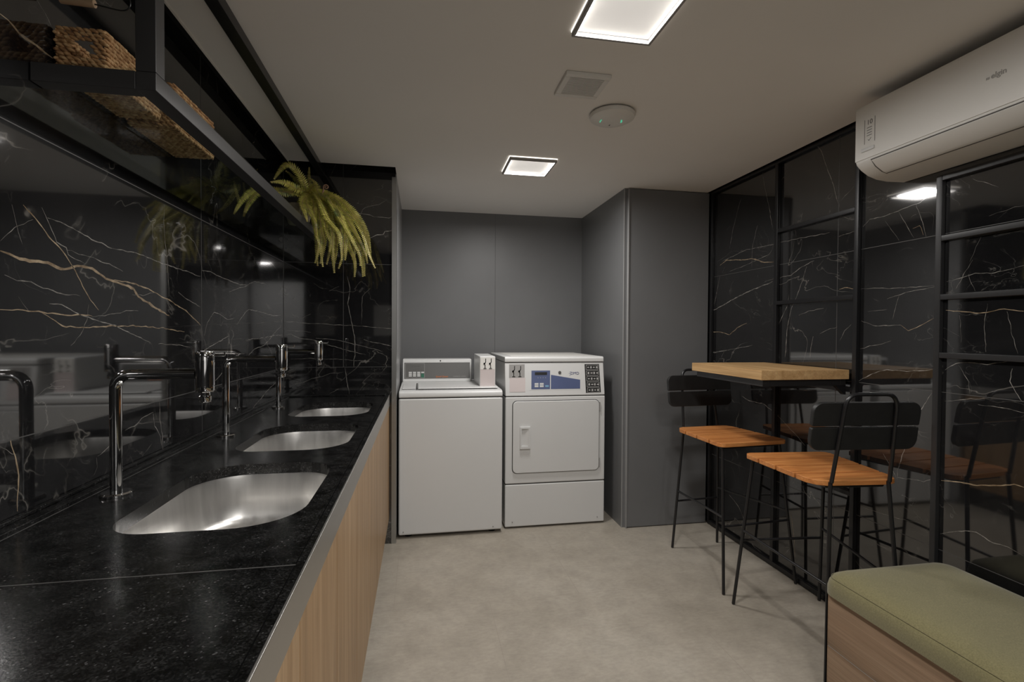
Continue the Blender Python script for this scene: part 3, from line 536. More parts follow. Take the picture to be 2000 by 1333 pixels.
# ------------------------------------------------------------------ bar stools
def bez(p0, p1, p2, n=6):
    return [tuple((1 - i / n) ** 2 * a + 2 * (1 - i / n) * (i / n) * b + (i / n) ** 2 * c for a, b, c in zip(p0, p1, p2)) for i in range(n + 1)]
def make_stool(label):
    # local frame: seat front towards +Y, origin on the floor under the seat centre
    t = thing('bar_stool', label, 'stool', (0, 0, 0), 'slatted bar stools')
    zs = 0.742; R = 0.0075
    yf, yb = 0.215, -0.235
    wf, wb = 0.205, 0.178
    wid = lambda y: wb + (wf - wb) * (y - yb) / (yf - yb)
    n = 4; gap = 0.011; d = (yf - yb - gap * 3) / 4
    for i in range(n):
        a = yb + i * (d + gap); b = a + d
        if i == 0: poly = [(-wid(b), b), (-wid(a + .03), a + .05), (-wid(a) + .018, a + .015), (-wid(a) + .05, a), (wid(a) - .05, a), (wid(a) - .018, a + .015), (wid(a + .03), a + .05), (wid(b), b)]
        elif i == 3: poly = [(-wid(a), a), (wid(a), a), (wid(b), b - .03), (wid(b) - .012, b - .008), (wid(b) - .03, b), (-wid(b) + .03, b), (-wid(b) + .012, b - .008), (-wid(b), b - .03)]
        else: poly = [(-wid(a), a), (wid(a), a), (wid(b), b), (-wid(b), b)]
        MB().prism(poly, 'Z', zs - 0.02, zs).build('seat_slat', 'wood_seat', t, 0.002, 2)
    # seat frame under the slats
    zf = zs - 0.02 - R
    MB().tube([(-0.17, 0.18, zf), (0.17, 0.18, zf), (0.115, -0.21, zf), (-0.115, -0.21, zf)], R, 10, closed=True).build('seat_frame', 'black_metal', t)
    # front legs
    for s in (-1, 1):
        MB().tube([(s * 0.175, 0.185, zf), (s * 0.218, 0.262, 0.004)], R, 12).build('leg', 'black_metal', t)
    # rear legs run up into the hoop that carries the backrest
    for s in (-1, 1):
        MB().tube([(s * 0.118, -0.238, zs - 0.005), (s * 0.157, -0.283, 0.004)], R, 12).build('leg', 'black_metal', t)
    top = 1.078; yt = -0.292; yb2 = -0.243
    L = [(-0.118, yb2, zs - 0.005), (-0.103, yt + 0.006, top - 0.055)] + bez((-0.103, yt + 0.006, top - 0.055), (-0.10, yt, top), (-0.055, yt, top))[1:]
    Rr = [(-x, y, z) for x, y, z in L][::-1]
    MB().tube(L + Rr, R, 12).build('back_hoop', 'black_metal', t)
    tilt = math.atan2(yb2 - yt, top - zs)
    def slat(z0, z1, tp):
        wd = 0.215; r = 0.035; pts = []
        ar = lambda cx, cy, a0, r=0.038: [(cx + r * math.cos(math.radians(a0 + 15 * k)), cy + r * math.sin(math.radians(a0 + 15 * k))) for k in range(7)]
        H_ = z1 - z0; r = 0.038
        if tp: poly = [(-wd + 0.004, 0), (wd - 0.004, 0), (wd, 0.004)] + ar(wd - r, H_ - r, 0) + ar(-wd + r, H_ - r, 90) + [(-wd, 0.004)]
        else: poly = ar(-wd + r, r, 180) + ar(wd - r, r, 270) + [(wd, H_ - 0.004), (wd - 0.004, H_), (-wd + 0.004, H_), (-wd, H_ - 0.004)]
        ym = yb2 + (yt - yb2) * ((z0 - zs) / (top - zs)) + R + 0.001
        mt = Matrix.Translation((0, ym, z0)) @ Matrix.Rotation(tilt, 4, 'X')
        MB().prism(poly, 'Y', 0.0, 0.018, 0, False, mt).build('backrest_slat', 'black_wood', t, 0.004, 2)
    slat(0.862, 0.950, False); slat(0.956, 1.046, True)
    # foot bars
    def lp(a, b, z): f = (a[2] - z) / (a[2] - b[2]); return tuple(a[i] + (b[i] - a[i]) * f for i in range(2)) + (z,)
    fl = [((s * 0.175, 0.185, zf), (s * 0.218, 0.262, 0.004)) for s in (-1, 1)]
    rl = [((s * 0.118, -0.238, zs - .005), (s * 0.157, -0.283, 0.004)) for s in (-1, 1)]
    for k in (0, 1): MB().tube([lp(*fl[k], 0.372), lp(*rl[k], 0.352)], 0.006, 10).build('foot_bar', 'black_metal', t)
    MB().tube([lp(*fl[0], 0.325), lp(*fl[1], 0.325)], 0.006, 10).build('foot_bar', 'black_metal', t)
    MB().tube([lp(*rl[0], 0.29), lp(*rl[1], 0.29)], 0.006, 10).build('foot_bar', 'black_metal', t)
    return t
def copy_tree(o, parent=None):
    c = o.copy(); COL.objects.link(c); c.parent = parent
    for ch in list(o.children): copy_tree(ch, c)
    return c
st = make_stool('bar stool nearest the camera, back to the viewer, with orange teak slats and black backrest')
st2 = copy_tree(st)
st['label'] = 'nearer bar stool seen from behind its black backrest, beside the green bench'
st2['label'] = 'farther bar stool facing the camera in front of the tall grey cupboard'
st.location = (1.672, 1.868, 0); st.rotation_euler.z = math.radians(-5.5)
st2.location = (1.682, 2.515, 0); st2.rotation_euler.z = math.radians(180 + 4.5)

# ------------------------------------------------------------------ bench
t = thing('bench', 'low oak laminate bench with an olive green cushion along the right wall', 'bench', (1.66, 0.7, 0))
mb = MB().box(1.40, 1.906, -1.0, 1.505, 0.0, 0.214).box(1.40, 1.906, -1.0, 1.505, 0.217, 0.392).box(1.4006, 1.906, -1.0, 1.501, 0.2135, 0.2175, 1).box(1.3985, 1.4, 1.503, 1.507, 0.0, 0.392, 2)
mb.build('base', ['wood_bench', 'laminate_edge', 'dark'], t)
# cushion: rounded slab
def cushion():
    x0, x1, y0, y1, z0, z1 = 1.392, 1.909, -1.0, 1.532, 0.392, 0.482
    mb = MB(); nx, ny = 26, 60; vs = []; 
    prof = [(0.0, 0.004), (0.0, 0.03), (0.004, 0.05), (0.014, 0.068), (0.032, 0.080), (0.06, 0.086), (0.11, 0.089), (0.2, 0.091)]
    rings = []
    for ins, h in prof:
        r = max(0.012, 0.055 - ins * 0.3)
        rings.append([(x, y, z0 + h) for x, y in rrect(x0 + ins, x1 - ins, y0 + ins, y1 - ins, r, 8)])
    n = len(rings[0])
    o = 0
    for rg in rings: mb.v += rg
    for i in range(len(rings) - 1):
        for k in range(n):
            k2 = (k + 1) % n
            mb.f.append((i * n + k, i * n + k2, (i + 1) * n + k2, (i + 1) * n + k)); mb.mi.append(0); mb.sm.append(True)
    mb.f.append(tuple((len(rings) - 1) * n + k for k in range(n))); mb.mi.append(0); mb.sm.append(True)
    mb.f.append(tuple(range(n))[::-1]); mb.mi.append(0); mb.sm.append(False)
    return mb
cu = cushion().build('cushion', 'fabric', t)
mb = MB(); rr = rrect(1.392 + 0.010, 1.909 - 0.010, -0.99, 1.532 - 0.010, 0.05, 8)
mb.tube([(x, y, 0.392 + 0.0635) for x, y in rr], 0.0008, 6, closed=True)
mb.build('piping_seam', 'fabric', cu)

# ------------------------------------------------------------------ air conditioner
t = thing('air_conditioner', 'white split air conditioner high on the right wall', 'air conditioner', (1.85, 1.3, 1.92))
ya0, ya1 = 0.80, 1.745
prof = [(1.949, 2.205), (1.735, 2.205), (1.722, 2.20), (1.716, 2.185), (1.716, 1.99), (1.722, 1.975), (1.742, 1.957), (1.775, 1.938), (1.815, 1.926), (1.865, 1.921), (1.949, 1.923)]
body = MB().prism(prof, 'Y', ya0, ya1).build('body', 'plastic_w', t, 0.006, 3)
# front panel: a slightly proud skin above the louvre seam
MB().prism([(1.7165, 1.9885), (1.7165, 2.186), (1.722, 2.2005), (1.719, 2.2015), (1.7135, 2.187), (1.7135, 1.9885)], 'Y', ya0 + 0.002, ya1 - 0.002).build('front_panel', 'plastic_w', t, 0.001, 1)
# louvre flap, following the curve
fl = [(1.7215, 1.9785), (1.743, 1.9575), (1.774, 1.9385), (1.790, 1.9335)]
fo = [(x - 0.0035, z - 0.0035) for x, z in fl]
MB().prism(fl + fo[::-1], 'Y', ya0 + 0.06, 1.672, 0, True).build('louvre_flap', 'plastic_w', t, 0.0008, 1)
MB().prism([(x, z) for x, z in [(1.7205, 1.9825), (1.742, 1.9565), (1.773, 1.9375), (1.7955, 1.932)]] + [(x - 0.0024, z - 0.0024) for x, z in [(1.7955, 1.932), (1.773, 1.9375), (1.742, 1.9565), (1.7205, 1.9825)]], 'Y', ya0 + 0.05, 1.6765, 0, True).build('flap_gap', 'print_grey', t)
# face looking to -X: text x-axis runs towards -Y
FX = Matrix(((0, 0, -1, 0), (-1, 0, 0, 0), (0, 1, 0, 0), (0, 0, 0, 1)))
text_mesh('elgin', 0.023, 'print_soft', Matrix.Translation((1.7132, 1.236, 2.090)) @ FX, t, 'logo_text', True)
text_mesh('\u2248', 0.018, 'print_soft', Matrix.Translation((1.7132, 1.266, 2.0885)) @ FX, t, 'logo_mark', True)
mb = MB()
for y in (1.700, 1.655): mb.box(1.7128, 1.7136, y - 0.0008, y + 0.0008, 2.045, 2.14)
mb.build('label_frame', 'print_grey', t)
text_mesh('10', 0.026, 'print_grey', Matrix.Translation((1.7132, 1.678, 2.125)) @ FX, t, 'label_text')
text_mesh('\u2713', 0.022, 'print_grey', Matrix.Translation((1.7132, 1.678, 2.058)) @ FX, t, 'label_mark')
mb = MB()
for z in (2.105, 2.095, 2.085, 2.075): mb.box(1.7128, 1.7136, 1.668, 1.69, z - 0.001, z + 0.001)
mb.build('label_text', 'print_grey', t)
MB().box(1.709, 1.7135, 1.655, 1.712, 2.016, 2.029).build('display_bar', 'enamel', t, 0.003, 3)

# ------------------------------------------------------------------ washer
t = thing('washing_machine', 'white top-loading coin washing machine left of the dryer', 'washing machine', (0.194, 3.5, 0))
x0, x1, y0, y1 = -0.133, 0.5235, 3.18, 3.85
MB().box(x0, x1, y0, y1, 0.022, 0.882).build('cabinet', 'enamel', t, 0.012, 3)
for xx in (x0 + 0.06, x1 - 0.06):
    for yy in (y0 + 0.06, y1 - 0.06): MB().lathe([(0.022, 0.0), (0.022, 0.03)], (xx, yy, 0), 16).build('foot', 'dark', t)
top = MB().prism([(y0 + 0.001, 0.886), (y1, 0.886), (y1, 0.935), (y0 + 0.5, 0.935), (y0 + 0.03, 0.928), (y0 + 0.008, 0.922), (y0 + 0.001, 0.912)], 'X', x0 + 0.001, x1 - 0.001).build('top_cover', 'enamel', t, 0.006, 3)
MB().box(x0 + 0.004, x1 - 0.004, y0 + 0.004, y1 - 0.003, 0.880, 0.888).build('seam', 'seam', t)
MB().box(-0.015, 0.50, 3.235, 3.62, 0.934, 0.941).build('lid', 'enamel', t, 0.004, 2)
MB().box(-0.026, -0.019, 3.24, 3.60, 0.930, 0.9358).build('lid_gap', 'seam', t)
MB().box(-0.115, -0.03, 3.26, 3.56, 0.932, 0.938).build('dispenser_lid', 'enamel', t, 0.003, 2)
cx0, cx1, cy0 = -0.127, 0.374, 3.70
co = MB().prism([(cy0, 0.934), (cy0 + 0.02, 1.09), (cy0 + 0.03, 1.10), (3.84, 1.10), (3.84, 0.934)], 'X', cx0, cx1).build('console', 'enamel', t, 0.006, 3)
tl = math.atan2(0.02, 0.156)
def cpt(x, z, off=0.0):   # point on the console face
    return (x, cy0 + 0.02 * (z - 0.934) / 0.156 - off, z)
def cpl(mb, xa, xb, za, zb, off, mi=0):
    a = [cpt(xa, za, off), cpt(xb, za, off), cpt(xb, zb, off), cpt(xa, zb, off)]; b = [(x, y + 0.002, z) for x, y, z in a]
    mb.add(a + b, [(0, 1, 2, 3), (7, 6, 5, 4), (0, 4, 5, 1), (1, 5, 6, 2), (2, 6, 7, 3), (3, 7, 4, 0)], mi)
mb = MB(); cpl(mb, cx0 + 0.012, cx1 - 0.012, 0.958, 1.074, 0.0015); pl = mb.build('console_plate', 'panel_dark', t)
mb = MB()
for a in ((-0.108, 0.030, 0.963, 0.9645), (-0.108, 0.030, 1.0675, 1.069), (-0.108, -0.1065, 0.963, 1.069), (0.0285, 0.030, 0.963, 1.069)): cpl(mb, *a, 0.0022)
mb.build('plate_border', 'print_light', t)
mb = MB()
for i in range(3):
    for j in range(3): cpl(mb, -0.083 + i * 0.030, -0.061 + i * 0.030, 0.9735 + j * 0.0125, 0.9825 + j * 0.0125, 0.003)
cpl(mb, 0.006, 0.027, 0.9985, 1.0075, 0.003)
mb.build('keypad', 'enamel', t)
mb = MB(); cpl(mb, 0.006, 0.027, 0.966, 0.994, 0.003); mb.build('start_key', 'green_key', t)
for i in range(5):
    mb = MB(); cpl(mb, -0.088 + i * 0.019 + (0.016 if i else 0), -0.084 + i * 0.019 + (0.016 if i else 0), 1.015, 1.027, 0.0024); mb.build('printed_mark', 'print_grey', t)
mb = MB(); cpl(mb, -0.06, 0.0, 1.046, 1.049, 0.0024); mb.build('printed_line', 'print_grey', t)
q = cpt(0.155, 0.9715, 0.0026); text_mesh('Speed Queen', 0.0165, 'orange', face_y(*q, -tl), t, 'logo_text', True, 0.2)
q = cpt(0.285, 0.9715, 0.0026); text_mesh('COMMERCIAL LAUNDRY', 0.0085, 'print_light', face_y(*q, -tl), t, 'logo_text')
MB().lathe([(0.005, -0.002), (0.005, 0.004)], (0.145, 3.7205, 1.086), 14, axis='Y').build('screw', 'dark', t)
# coin box on the washer
bx0, bx1, by0, by1 = 0.387, 0.492, 3.30, 3.66
cb = MB().prism([(by0, 0.93), (by0, 1.085), (by0 + 0.004, 1.138), (by1, 1.142), (by1, 0.93)], 'X', bx0, bx1).build('coin_box', 'enamel', t, 0.004, 2)
def coin_slide(x0_, x1_, z0, z1, yf, parent):
    # upper silver coin plate with two hooked slots, lower pale pink flap
    zm = z0 + (z1 - z0) * 0.58
    MB().box(x0_, x1_, yf - 0.002, yf + 0.001, z0, zm).build('coin_flap', 'coin_pink', parent)
    MB().box(x0_, x1_, yf - 0.002, yf + 0.001, zm + 0.001, z1).build('coin_plate', 'plastic_w', parent)
    w_ = x1_ - x0_; h_ = z1 - zm
    for f in (0.30, 0.68):
        cx = x0_ + w_ * f
        pts = [(cx + 0.006, z1 - h_ * 0.10), (cx + 0.006, z1 - h_ * 0.40), (cx - 0.004, z1 - h_ * 0.52), (cx + 0.002, z1 - h_ * 0.62), (cx + 0.002, z1 - h_ * 0.90)]
        MB().tube([(x, yf - 0.003, z) for x, z in pts], 0.0024, 8).lathe([(0.006, -0.002), (0.006, 0.002)], (cx - 0.003, yf - 0.003, z1 - h_ * 0.52), 12, axis='Y').box(cx - 0.008, cx + 0.011, yf - 0.005, yf - 0.001, z1 - h_ * 0.93, z1 - h_ * 0.89).build('coin_slot', 'dark', parent)
coin_slide(bx0 + 0.004, bx1 - 0.004, 0.94, 1.132, by0, cb)
for xx in (x0 + 0.03, x1 - 0.06): MB().lathe([(0.004, -0.003), (0.004, 0.002)], (xx, y0, 0.045), 10, axis='Y').build('screw', 'plastic_g', t)

# ------------------------------------------------------------------ dryer
t = thing('tumble_dryer', 'white front-loading coin dryer with blue control plate, right of the washer', 'dryer', (0.893, 3.6, 0))
x0, x1, y0, y1 = 0.549, 1.237, 3.23, 3.95
MB().box(x0, x1, y0, y1, 0.012, 0.293).build('lower_panel', 'enamel', t, 0.008, 3)
MB().box(x0, x1, y0, y1, 0.298, 0.873).build('cabinet', 'enamel', t, 0.008, 3)
MB().box(x0 + 0.003, x1 - 0.003, y0 + 0.005, y1 - 0.003, 0.28, 0.885).build('seam', 'seam', t)
for xx in (x0 + 0.06, x1 - 0.06):
    for yy in (y0 + 0.06, y1 - 0.06): MB().lathe([(0.02, 0.0), (0.02, 0.02)], (xx, yy, 0), 16).build('foot', 'dark', t)
# fascia leans back towards the top
fz0, fz1 = 0.878, 1.098; ft = 0.034
MB().prism([(y0, fz0), (y0 + ft, fz1), (y1, fz1), (y1, fz0)], 'X', x0, x1 - 0.002).build('fascia', 'enamel', t, 0.006, 3)
MB().prism([(y0 + ft - 0.006, 1.101), (y0 + ft - 0.006, 1.128), (y0 + ft + 0.004, 1.138), (y1 - 0.01, 1.138), (y1, 1.13), (y1, 1.101)], 'X', x0 - 0.001, x1 - 0.001).build('top_panel', 'enamel', t, 0.006, 3)
MB().box(x0 + 0.05, x1 - 0.05, y0 + 0.09, y1 - 0.05, 1.1385, 1.1395).build('top_inset', 'plastic_w', t)
MB().box(x0 + 0.004, x1 - 0.006, y0 + ft + 0.002, y1 - 0.004, 1.09, 1.105).build('seam', 'seam', t)
tld = math.atan2(ft, fz1 - fz0)
# all fascia coordinates were measured on the plane y = 3.23; the face leans, so widen slightly with depth
def fpt(x, z, off=0.0):
    d = ft * (z - fz0) / (fz1 - fz0); k = (3.23 + d) / 3.23
    return (x * k, y0 + d - off, 1.3 - (1.3 - z) * k)
def fpl(mb, poly, off, mi=0, th=0.0015):
    a = [fpt(x, z, off) for x, z in poly]; b = [(x, y + th, z) for x, y, z in a]; n = len(a)
    mb.add(a + b, [tuple(range(n)), tuple(range(n, 2 * n))[::-1]] + [(i, i + n, (i + 1) % n + n, (i + 1) % n) for i in range(n)], mi)
R4 = lambda a, b, c, d: [(a, c), (b, c), (b, d), (a, d)]
mb = MB(); fpl(mb, R4(0.708, 1.068, 0.915, 1.054), 0.0008); pm = mb.build('control_plate', 'enamel', t)
mb = MB(); fpl(mb, R4(0.722, 0.849, 0.923, 1.047), 0.0018); mb.build('keypad_plate', 'blue', t)
mb = MB(); fpl(mb, [(0.855, 0.923), (1.058, 0.923), (1.058, 0.983), (0.855, 1.018)], 0.0018); mb.build('blue_wedge', 'blue', t)
mb = MB(); fpl(mb, R4(0.745, 0.828, 1.017, 1.036), 0.0026); mb.build('display', 'panel_black', t)
mb = MB()
for i in range(2):
    for j in range(2): fpl(mb, R4(0.744 + i * 0.035, 0.770 + i * 0.035, 0.937 + j * 0.015, 0.949 + j * 0.015), 0.003)
mb.build('keypad', 'enamel', t)
mb = MB(); fpl(mb, R4(0.816, 0.840, 0.937, 0.949), 0.003); mb.build('start_key', 'cyan_key', t)
for i in range(4):
    mb = MB(); fpl(mb, R4(0.765 + i * 0.017, 0.769 + i * 0.017, 0.997, 1.001), 0.0028); mb.build('printed_mark', 'print_light', t)
q = fpt(0.915, 1.033, 0.0); MB().lathe([(0.010, -0.006), (0.010, 0.004)], q, 18, axis='Y').build('lock', 'print_grey', t)
q = fpt(1.020, 1.026, 0.0016); text_mesh('DMD', 0.0265, 'navy', face_y(*q, -tld), t, 'logo_text')
mb = MB()
for dx, dz in ((0.988, 1.036), (0.982, 1.026), (0.990, 1.022), (0.987, 1.013)): fpl(mb, R4(dx - 0.0022, dx + 0.0022, dz - 0.0022, dz + 0.0022), 0.0016)
mb.build('logo_mark', 'blue', t)
mb = MB(); fpl(mb, [(1.088, 1.088), (1.100, 0.893), (1.206, 0.896), (1.190, 1.088)], 0.001); mb.build('instruction_label', 'panel_black', t)
mb = MB()
for k in range(5):
    zc = 1.066 - k * 0.0385; sh = k * 0.0028
    for a in ((1.098, 1.184, zc + 0.0145, zc + 0.0165), (1.098, 1.184, zc - 0.0165, zc - 0.0145), (1.098, 1.100, zc - 0.0145, zc + 0.0145), (1.182, 1.184, zc - 0.0145, zc + 0.0145)):
        fpl(mb, R4(a[0] + sh, a[1] + sh, a[2], a[3]), 0.002)
    for j in range(4):
        xx = 1.108 + j * 0.020 + sh; hh = 0.004 + 0.003 * ((j + k) % 2)
        fpl(mb, R4(xx, xx + 0.011 + 0.003 * ((j * k) % 2), zc - hh, zc + hh), 0.002)
mb.build('label_pictograms', 'print_light', t)
# coin slide on the fascia (flat plate parallel to it)
zb, zmid, ztp = 0.906, 1.000, 1.089
mb = MB(); fpl(mb, R4(0.576, 0.681, zb, zmid), 0.0016); mb.build('coin_flap', 'coin_pink', t)
mb = MB(); fpl(mb, R4(0.572, 0.676, zmid + 0.001, ztp), 0.0016); mb.build('coin_plate', 'plastic_g', t)
for cx in (0.602, 0.643):
    pts = [(cx + 0.006, 1.078), (cx + 0.006, 1.055), (cx - 0.005, 1.043), (cx + 0.001, 1.033), (cx + 0.001, 1.012)]
    b1 = fpt(cx - 0.004, 1.043, 0.003); m2 = MB().tube([fpt(x, z, 0.003) for x, z in pts], 0.0024, 8).lathe([(0.006, -0.002), (0.006, 0.002)], b1, 12, axis='Y')
    fpl(m2, R4(cx - 0.009, cx + 0.011, 1.006, 1.010), 0.003); m2.build('coin_slot', 'dark', t)
# door
dr = MB().prism(rrect(0.598, 1.192, 0.370, 0.845, 0.03, 6), 'Y', y0 - 0.011, y0 + 0.001).build('door', 'enamel', t, 0.004, 3)
MB().prism(rrect(0.594, 1.196, 0.366, 0.849, 0.032, 6), 'Y', y0 - 0.0012, y0 + 0.002).build('door_gap', 'seam', dr)
hd = MB()
for a in ((0.644, 0.654, 0.533, 0.677), (0.700, 0.713, 0.533, 0.677), (0.654, 0.700, 0.533, 0.551), (0.654, 0.700, 0.664, 0.677)): hd.box(a[0], a[1], y0 - 0.024, y0 - 0.010, a[2], a[3])
hd.prism([(0.654, y0 - 0.013), (0.700, y0 - 0.013), (0.700, y0 - 0.022), (0.674, y0 - 0.014)], 'Z', 0.551, 0.664)
hd.build('door_handle', 'enamel', dr, 0.002, 2)
for zz in (0.80, 0.42): MB().box(1.193, 1.200, y0 - 0.009, y0, zz - 0.03, zz + 0.03).build('hinge', 'plastic_g', dr)
for xx in (x0 + 0.05, x1 - 0.05): MB().lathe([(0.004, -0.003), (0.004, 0.002)], (xx, y0, 0.045), 10, axis='Y').build('screw', 'plastic_g', t)

# ------------------------------------------------------------------ counter: base units
YE = 3.128; Y00 = -0.058
xs = -0.187
units = [(-0.057, 0.475, 2), (0.475, 1.193, 2), (1.193, 1.923, 2), (1.923, 2.653, 2), (2.653, YE, 1)]
ulab = ['oak base cabinet beside the camera under the granite worktop', 'oak base cabinet nearest the viewer, under the joint in the granite worktop',
        'oak base cabinet under the nearest sink', 'oak base cabinet under the middle sink', 'narrow oak base cabinet at the far end of the counter, next to the washer']
for (a, b, nd), lb in zip(units, ulab):
    t = thing('base_cabinet', lb, 'cabinet', (-0.48, (a + b) / 2, 0), 'oak base cabinets')
    MB().box(XL + 0.003, xs - 0.020, a + 0.0005, b - 0.0005, 0.16, 0.180).box(XL + 0.003, xs - 0.02, a + 0.0005, a + 0.018, 0.18, 0.70).box(XL + 0.003, xs - 0.02, b - 0.018, b - 0.0005, 0.18, 0.70).box(XL + 0.003, XL + 0.012, a + 0.018, b - 0.018, 0.18, 0.70).build('body', 'wood_cab', t)
    MB().box(XL + 0.003, xs - 0.065, a + 0.0005, b - 0.0005, 0.0, 0.16).build('plinth', 'tile', t)
    for i in range(nd):
        ya = a + (b - a) * i / nd; yb_ = a + (b - a) * (i + 1) / nd
        MB().box(xs - 0.019, xs, ya + 0.0018, yb_ - 0.0018, 0.152, 0.843).build('door', 'wood_cab', t, 0.0008, 1)
# worktop with three sink cut-outs
SINKS = [(1.305, 0.252), (1.955, 0.238), (2.615, 0.228)]
SX0, SX1 = -0.602, -0.246
ZW = 0.913
def sink_outline(yc, hl, ins=0.0, n=10):
    # corner radius larger on the wall side, like the photo
    x0, x1, y0, y1 = SX0 + ins, SX1 - ins, yc - hl + ins, yc + hl - ins
    pts = []
    for cx, cy, a0, r in ((x1, y1, 0, 0.10), (x0, y1, 90, 0.13), (x0, y0, 180, 0.085), (x1, y0, 270, 0.13)):
        r = max(0.03, r - ins)
        ox = cx - r if cx > (x0 + x1) / 2 else cx + r; oy = cy - r if cy > yc else cy + r
        for k in range(n + 1):
            a = math.radians(a0 + 90 * k / n); pts.append((ox + r * math.cos(a), oy + r * math.sin(a)))
    return pts
def worktop():
    bm = bmesh.new()
    xa, xb = XL + 0.0015, xs - 0.0025
    def loop(pts, z): return [bm.verts.new((x, y, z)) for x, y in pts]
    def edges(vs): return [bm.edges.new((vs[i], vs[(i + 1) % len(vs)])) for i in range(len(vs))]
    for z in (ZW, ZW - 0.03):
        es = edges(loop([(xa, Y00), (xb, Y00), (xb, YE), (xa, YE)], z))
        for yc, hl in SINKS: es += edges(loop(sink_outline(yc, hl), z))
        bmesh.ops.triangle_fill(bm, use_beauty=True, use_dissolve=False, edges=es)
    # side walls
    def wall(pts):
        n = len(pts)
        lo = [bm.verts.new((x, y, ZW - 0.03)) for x, y in pts]; hi = [bm.verts.new((x, y, ZW)) for x, y in pts]
        for i in range(n):
            j = (i + 1) % n; bm.faces.new((lo[i], lo[j], hi[j], hi[i]))
    wall([(xa, Y00), (xb, Y00), (xb, YE), (xa, YE)])
    for yc, hl in SINKS: wall(sink_outline(yc, hl))
    bmesh.ops.remove_doubles(bm, verts=bm.verts, dist=1e-5)
    bmesh.ops.recalc_face_normals(bm, faces=bm.faces)
    me = bpy.data.meshes.new('slab'); bm.to_mesh(me); bm.free()
    return me
t = thing('granite_worktop', 'long speckled black granite worktop with a steel front edge along the left wall', 'worktop', (-0.49, 1.0, ZW))
me = worktop(); me.materials.append(MAT['granite']); me.transform(Matrix.Translation((0.49, -1.0, -ZW)))
sl = bpy.data.objects.new('slab', me); COL.objects.link(sl); sl.parent = t
# raised border strips and joints
MB().box(XL + 0.0015, XL + 0.036, Y00, YE, ZW + 0.0002, ZW + 0.010).box(XL + 0.0015, XL + 0.012, Y00, YE, ZW + 0.010, ZW + 0.018).box(XL + 0.036, xs - 0.02, YE - 0.03, YE, ZW + 0.0002, ZW + 0.008).build('back_border', 'granite', t, 0.0015, 2)
MB().box(XL + 0.036, XL + 0.0375, Y00, YE - 0.03, ZW, ZW + 0.0006).box(XL + 0.037, -0.202, 0.8705, 0.8725, ZW, ZW + 0.0006).build('joint_line', 'grout', t)
MB().box(-0.2035, -0.2015, Y00, YE - 0.02, ZW - 0.001, ZW + 0.00015).build('joint_line', 'dark', t)
MB().box(xs - 0.002, xs + 0.003, Y00, YE, 0.846, ZW + 0.0005).build('steel_edge', 'steel_edge', t, 0.001, 1)
# sinks
slab_lab = ['nearest steel sink, largest in view, under the nearest faucet', 'middle steel sink set in the granite', 'farthest steel sink, beside the marble end wall']
for (yc, hl), lb in zip(SINKS, slab_lab):
    t = thing('undermount_sink', lb, 'sink', (-0.424, yc, 0.74), 'undermount sinks')
    mb = MB(); rings = []
    prof = [(-0.014, ZW - 0.031), (-0.004, ZW - 0.031), (-0.002, ZW - 0.04), (0.004, ZW - 0.10), (0.010, ZW - 0.145), (0.022, ZW - 0.163), (0.045, ZW - 0.172), (0.09, ZW - 0.175)]
    for ins, z in prof: rings.append([(x, y, z) for x, y in sink_outline(yc, hl, ins)])
    n = len(rings[0])
    for rg in rings: mb.v += rg
    for i in range(len(rings) - 1):
        for k in range(n):
            k2 = (k + 1) % n; mb.f.append((i * n + k, i * n + k2, (i + 1) * n + k2, (i + 1) * n + k)); mb.mi.append(0); mb.sm.append(True)
    mb.f.append(tuple((len(rings) - 1) * n + k for k in range(n))); mb.mi.append(0); mb.sm.append(False)
    ob = mb.build('bowl', 'steel', t, fix=True)
    md = ob.modifiers.new('solid', 'SOLIDIFY'); md.thickness = 0.0012; md.offset = 0
    dz = ZW - 0.175
    MB().lathe([(0.042, 0.0), (0.042, 0.003), (0.032, 0.003), (0.028, -0.0005)], (-0.424, yc, dz), 32, capt=True).build('drain', 'chrome', t)
# faucets
fl_lab = ['nearest chrome swan-neck faucet with round mixer head', 'middle chrome faucet standing behind the middle sink', 'farthest chrome faucet near the marble end wall']
def make_faucet(lb, y):
    xb = -0.700
    t = thing('faucet', lb, 'faucet', (xb, y, ZW + 0.0005), 'chrome faucets')
    MB().lathe([(0.032, 0.0), (0.032, 0.005), (0.029, 0.008)], (xb, y, ZW + 0.0005), 32).build('base_flange', 'chrome', t)
    R = 0.0125; zt = 1.196
    pts = [(xb, y, ZW + 0.004), (xb, y, zt - 0.035)] + bez((xb, y, zt - 0.035), (xb, y, zt), (xb + 0.035, y, zt), 8)[1:] + [(-0.528, y, zt)]
    MB().tube(pts, R, 18).build('spout_pipe', 'chrome', t)
    xh = -0.509; r = 0.0205
    MB().lathe([(r * 0.9, 1.152), (r, 1.156), (r, 1.166)], (xh, y, 0), 32).lathe([(r + 0.0004, 1.168), (r + 0.0004, 1.224)], (xh, y, 0), 32).lathe([(r, 1.226), (r, 1.246), (r * 0.92, 1.249)], (xh, y, 0), 32).lathe([(r - 0.001, 1.166), (r - 0.001, 1.226)], (xh, y, 0), 32).build('mixer_head', 'chrome', t)
    MB().lathe([(0.0125, 1.128), (0.0135, 1.130), (0.0135, 1.142), (0.011, 1.144), (0.011, 1.153)], (xh, y, 0), 24).build('aerator', 'chrome', t)
    MB().tube([(xh + 0.018, y, 1.240), (xh + 0.044, y, 1.240), (xh + 0.0445, y, 1.248)], 0.0022, 10).build('lever', 'chrome', t)
    return t
f0 = make_faucet(fl_lab[0], 1.314)
for y, lb in ((1.988, fl_lab[1]), (2.68, fl_lab[2])):
    c_ = copy_tree(f0); c_.location.y = y; c_['label'] = lb

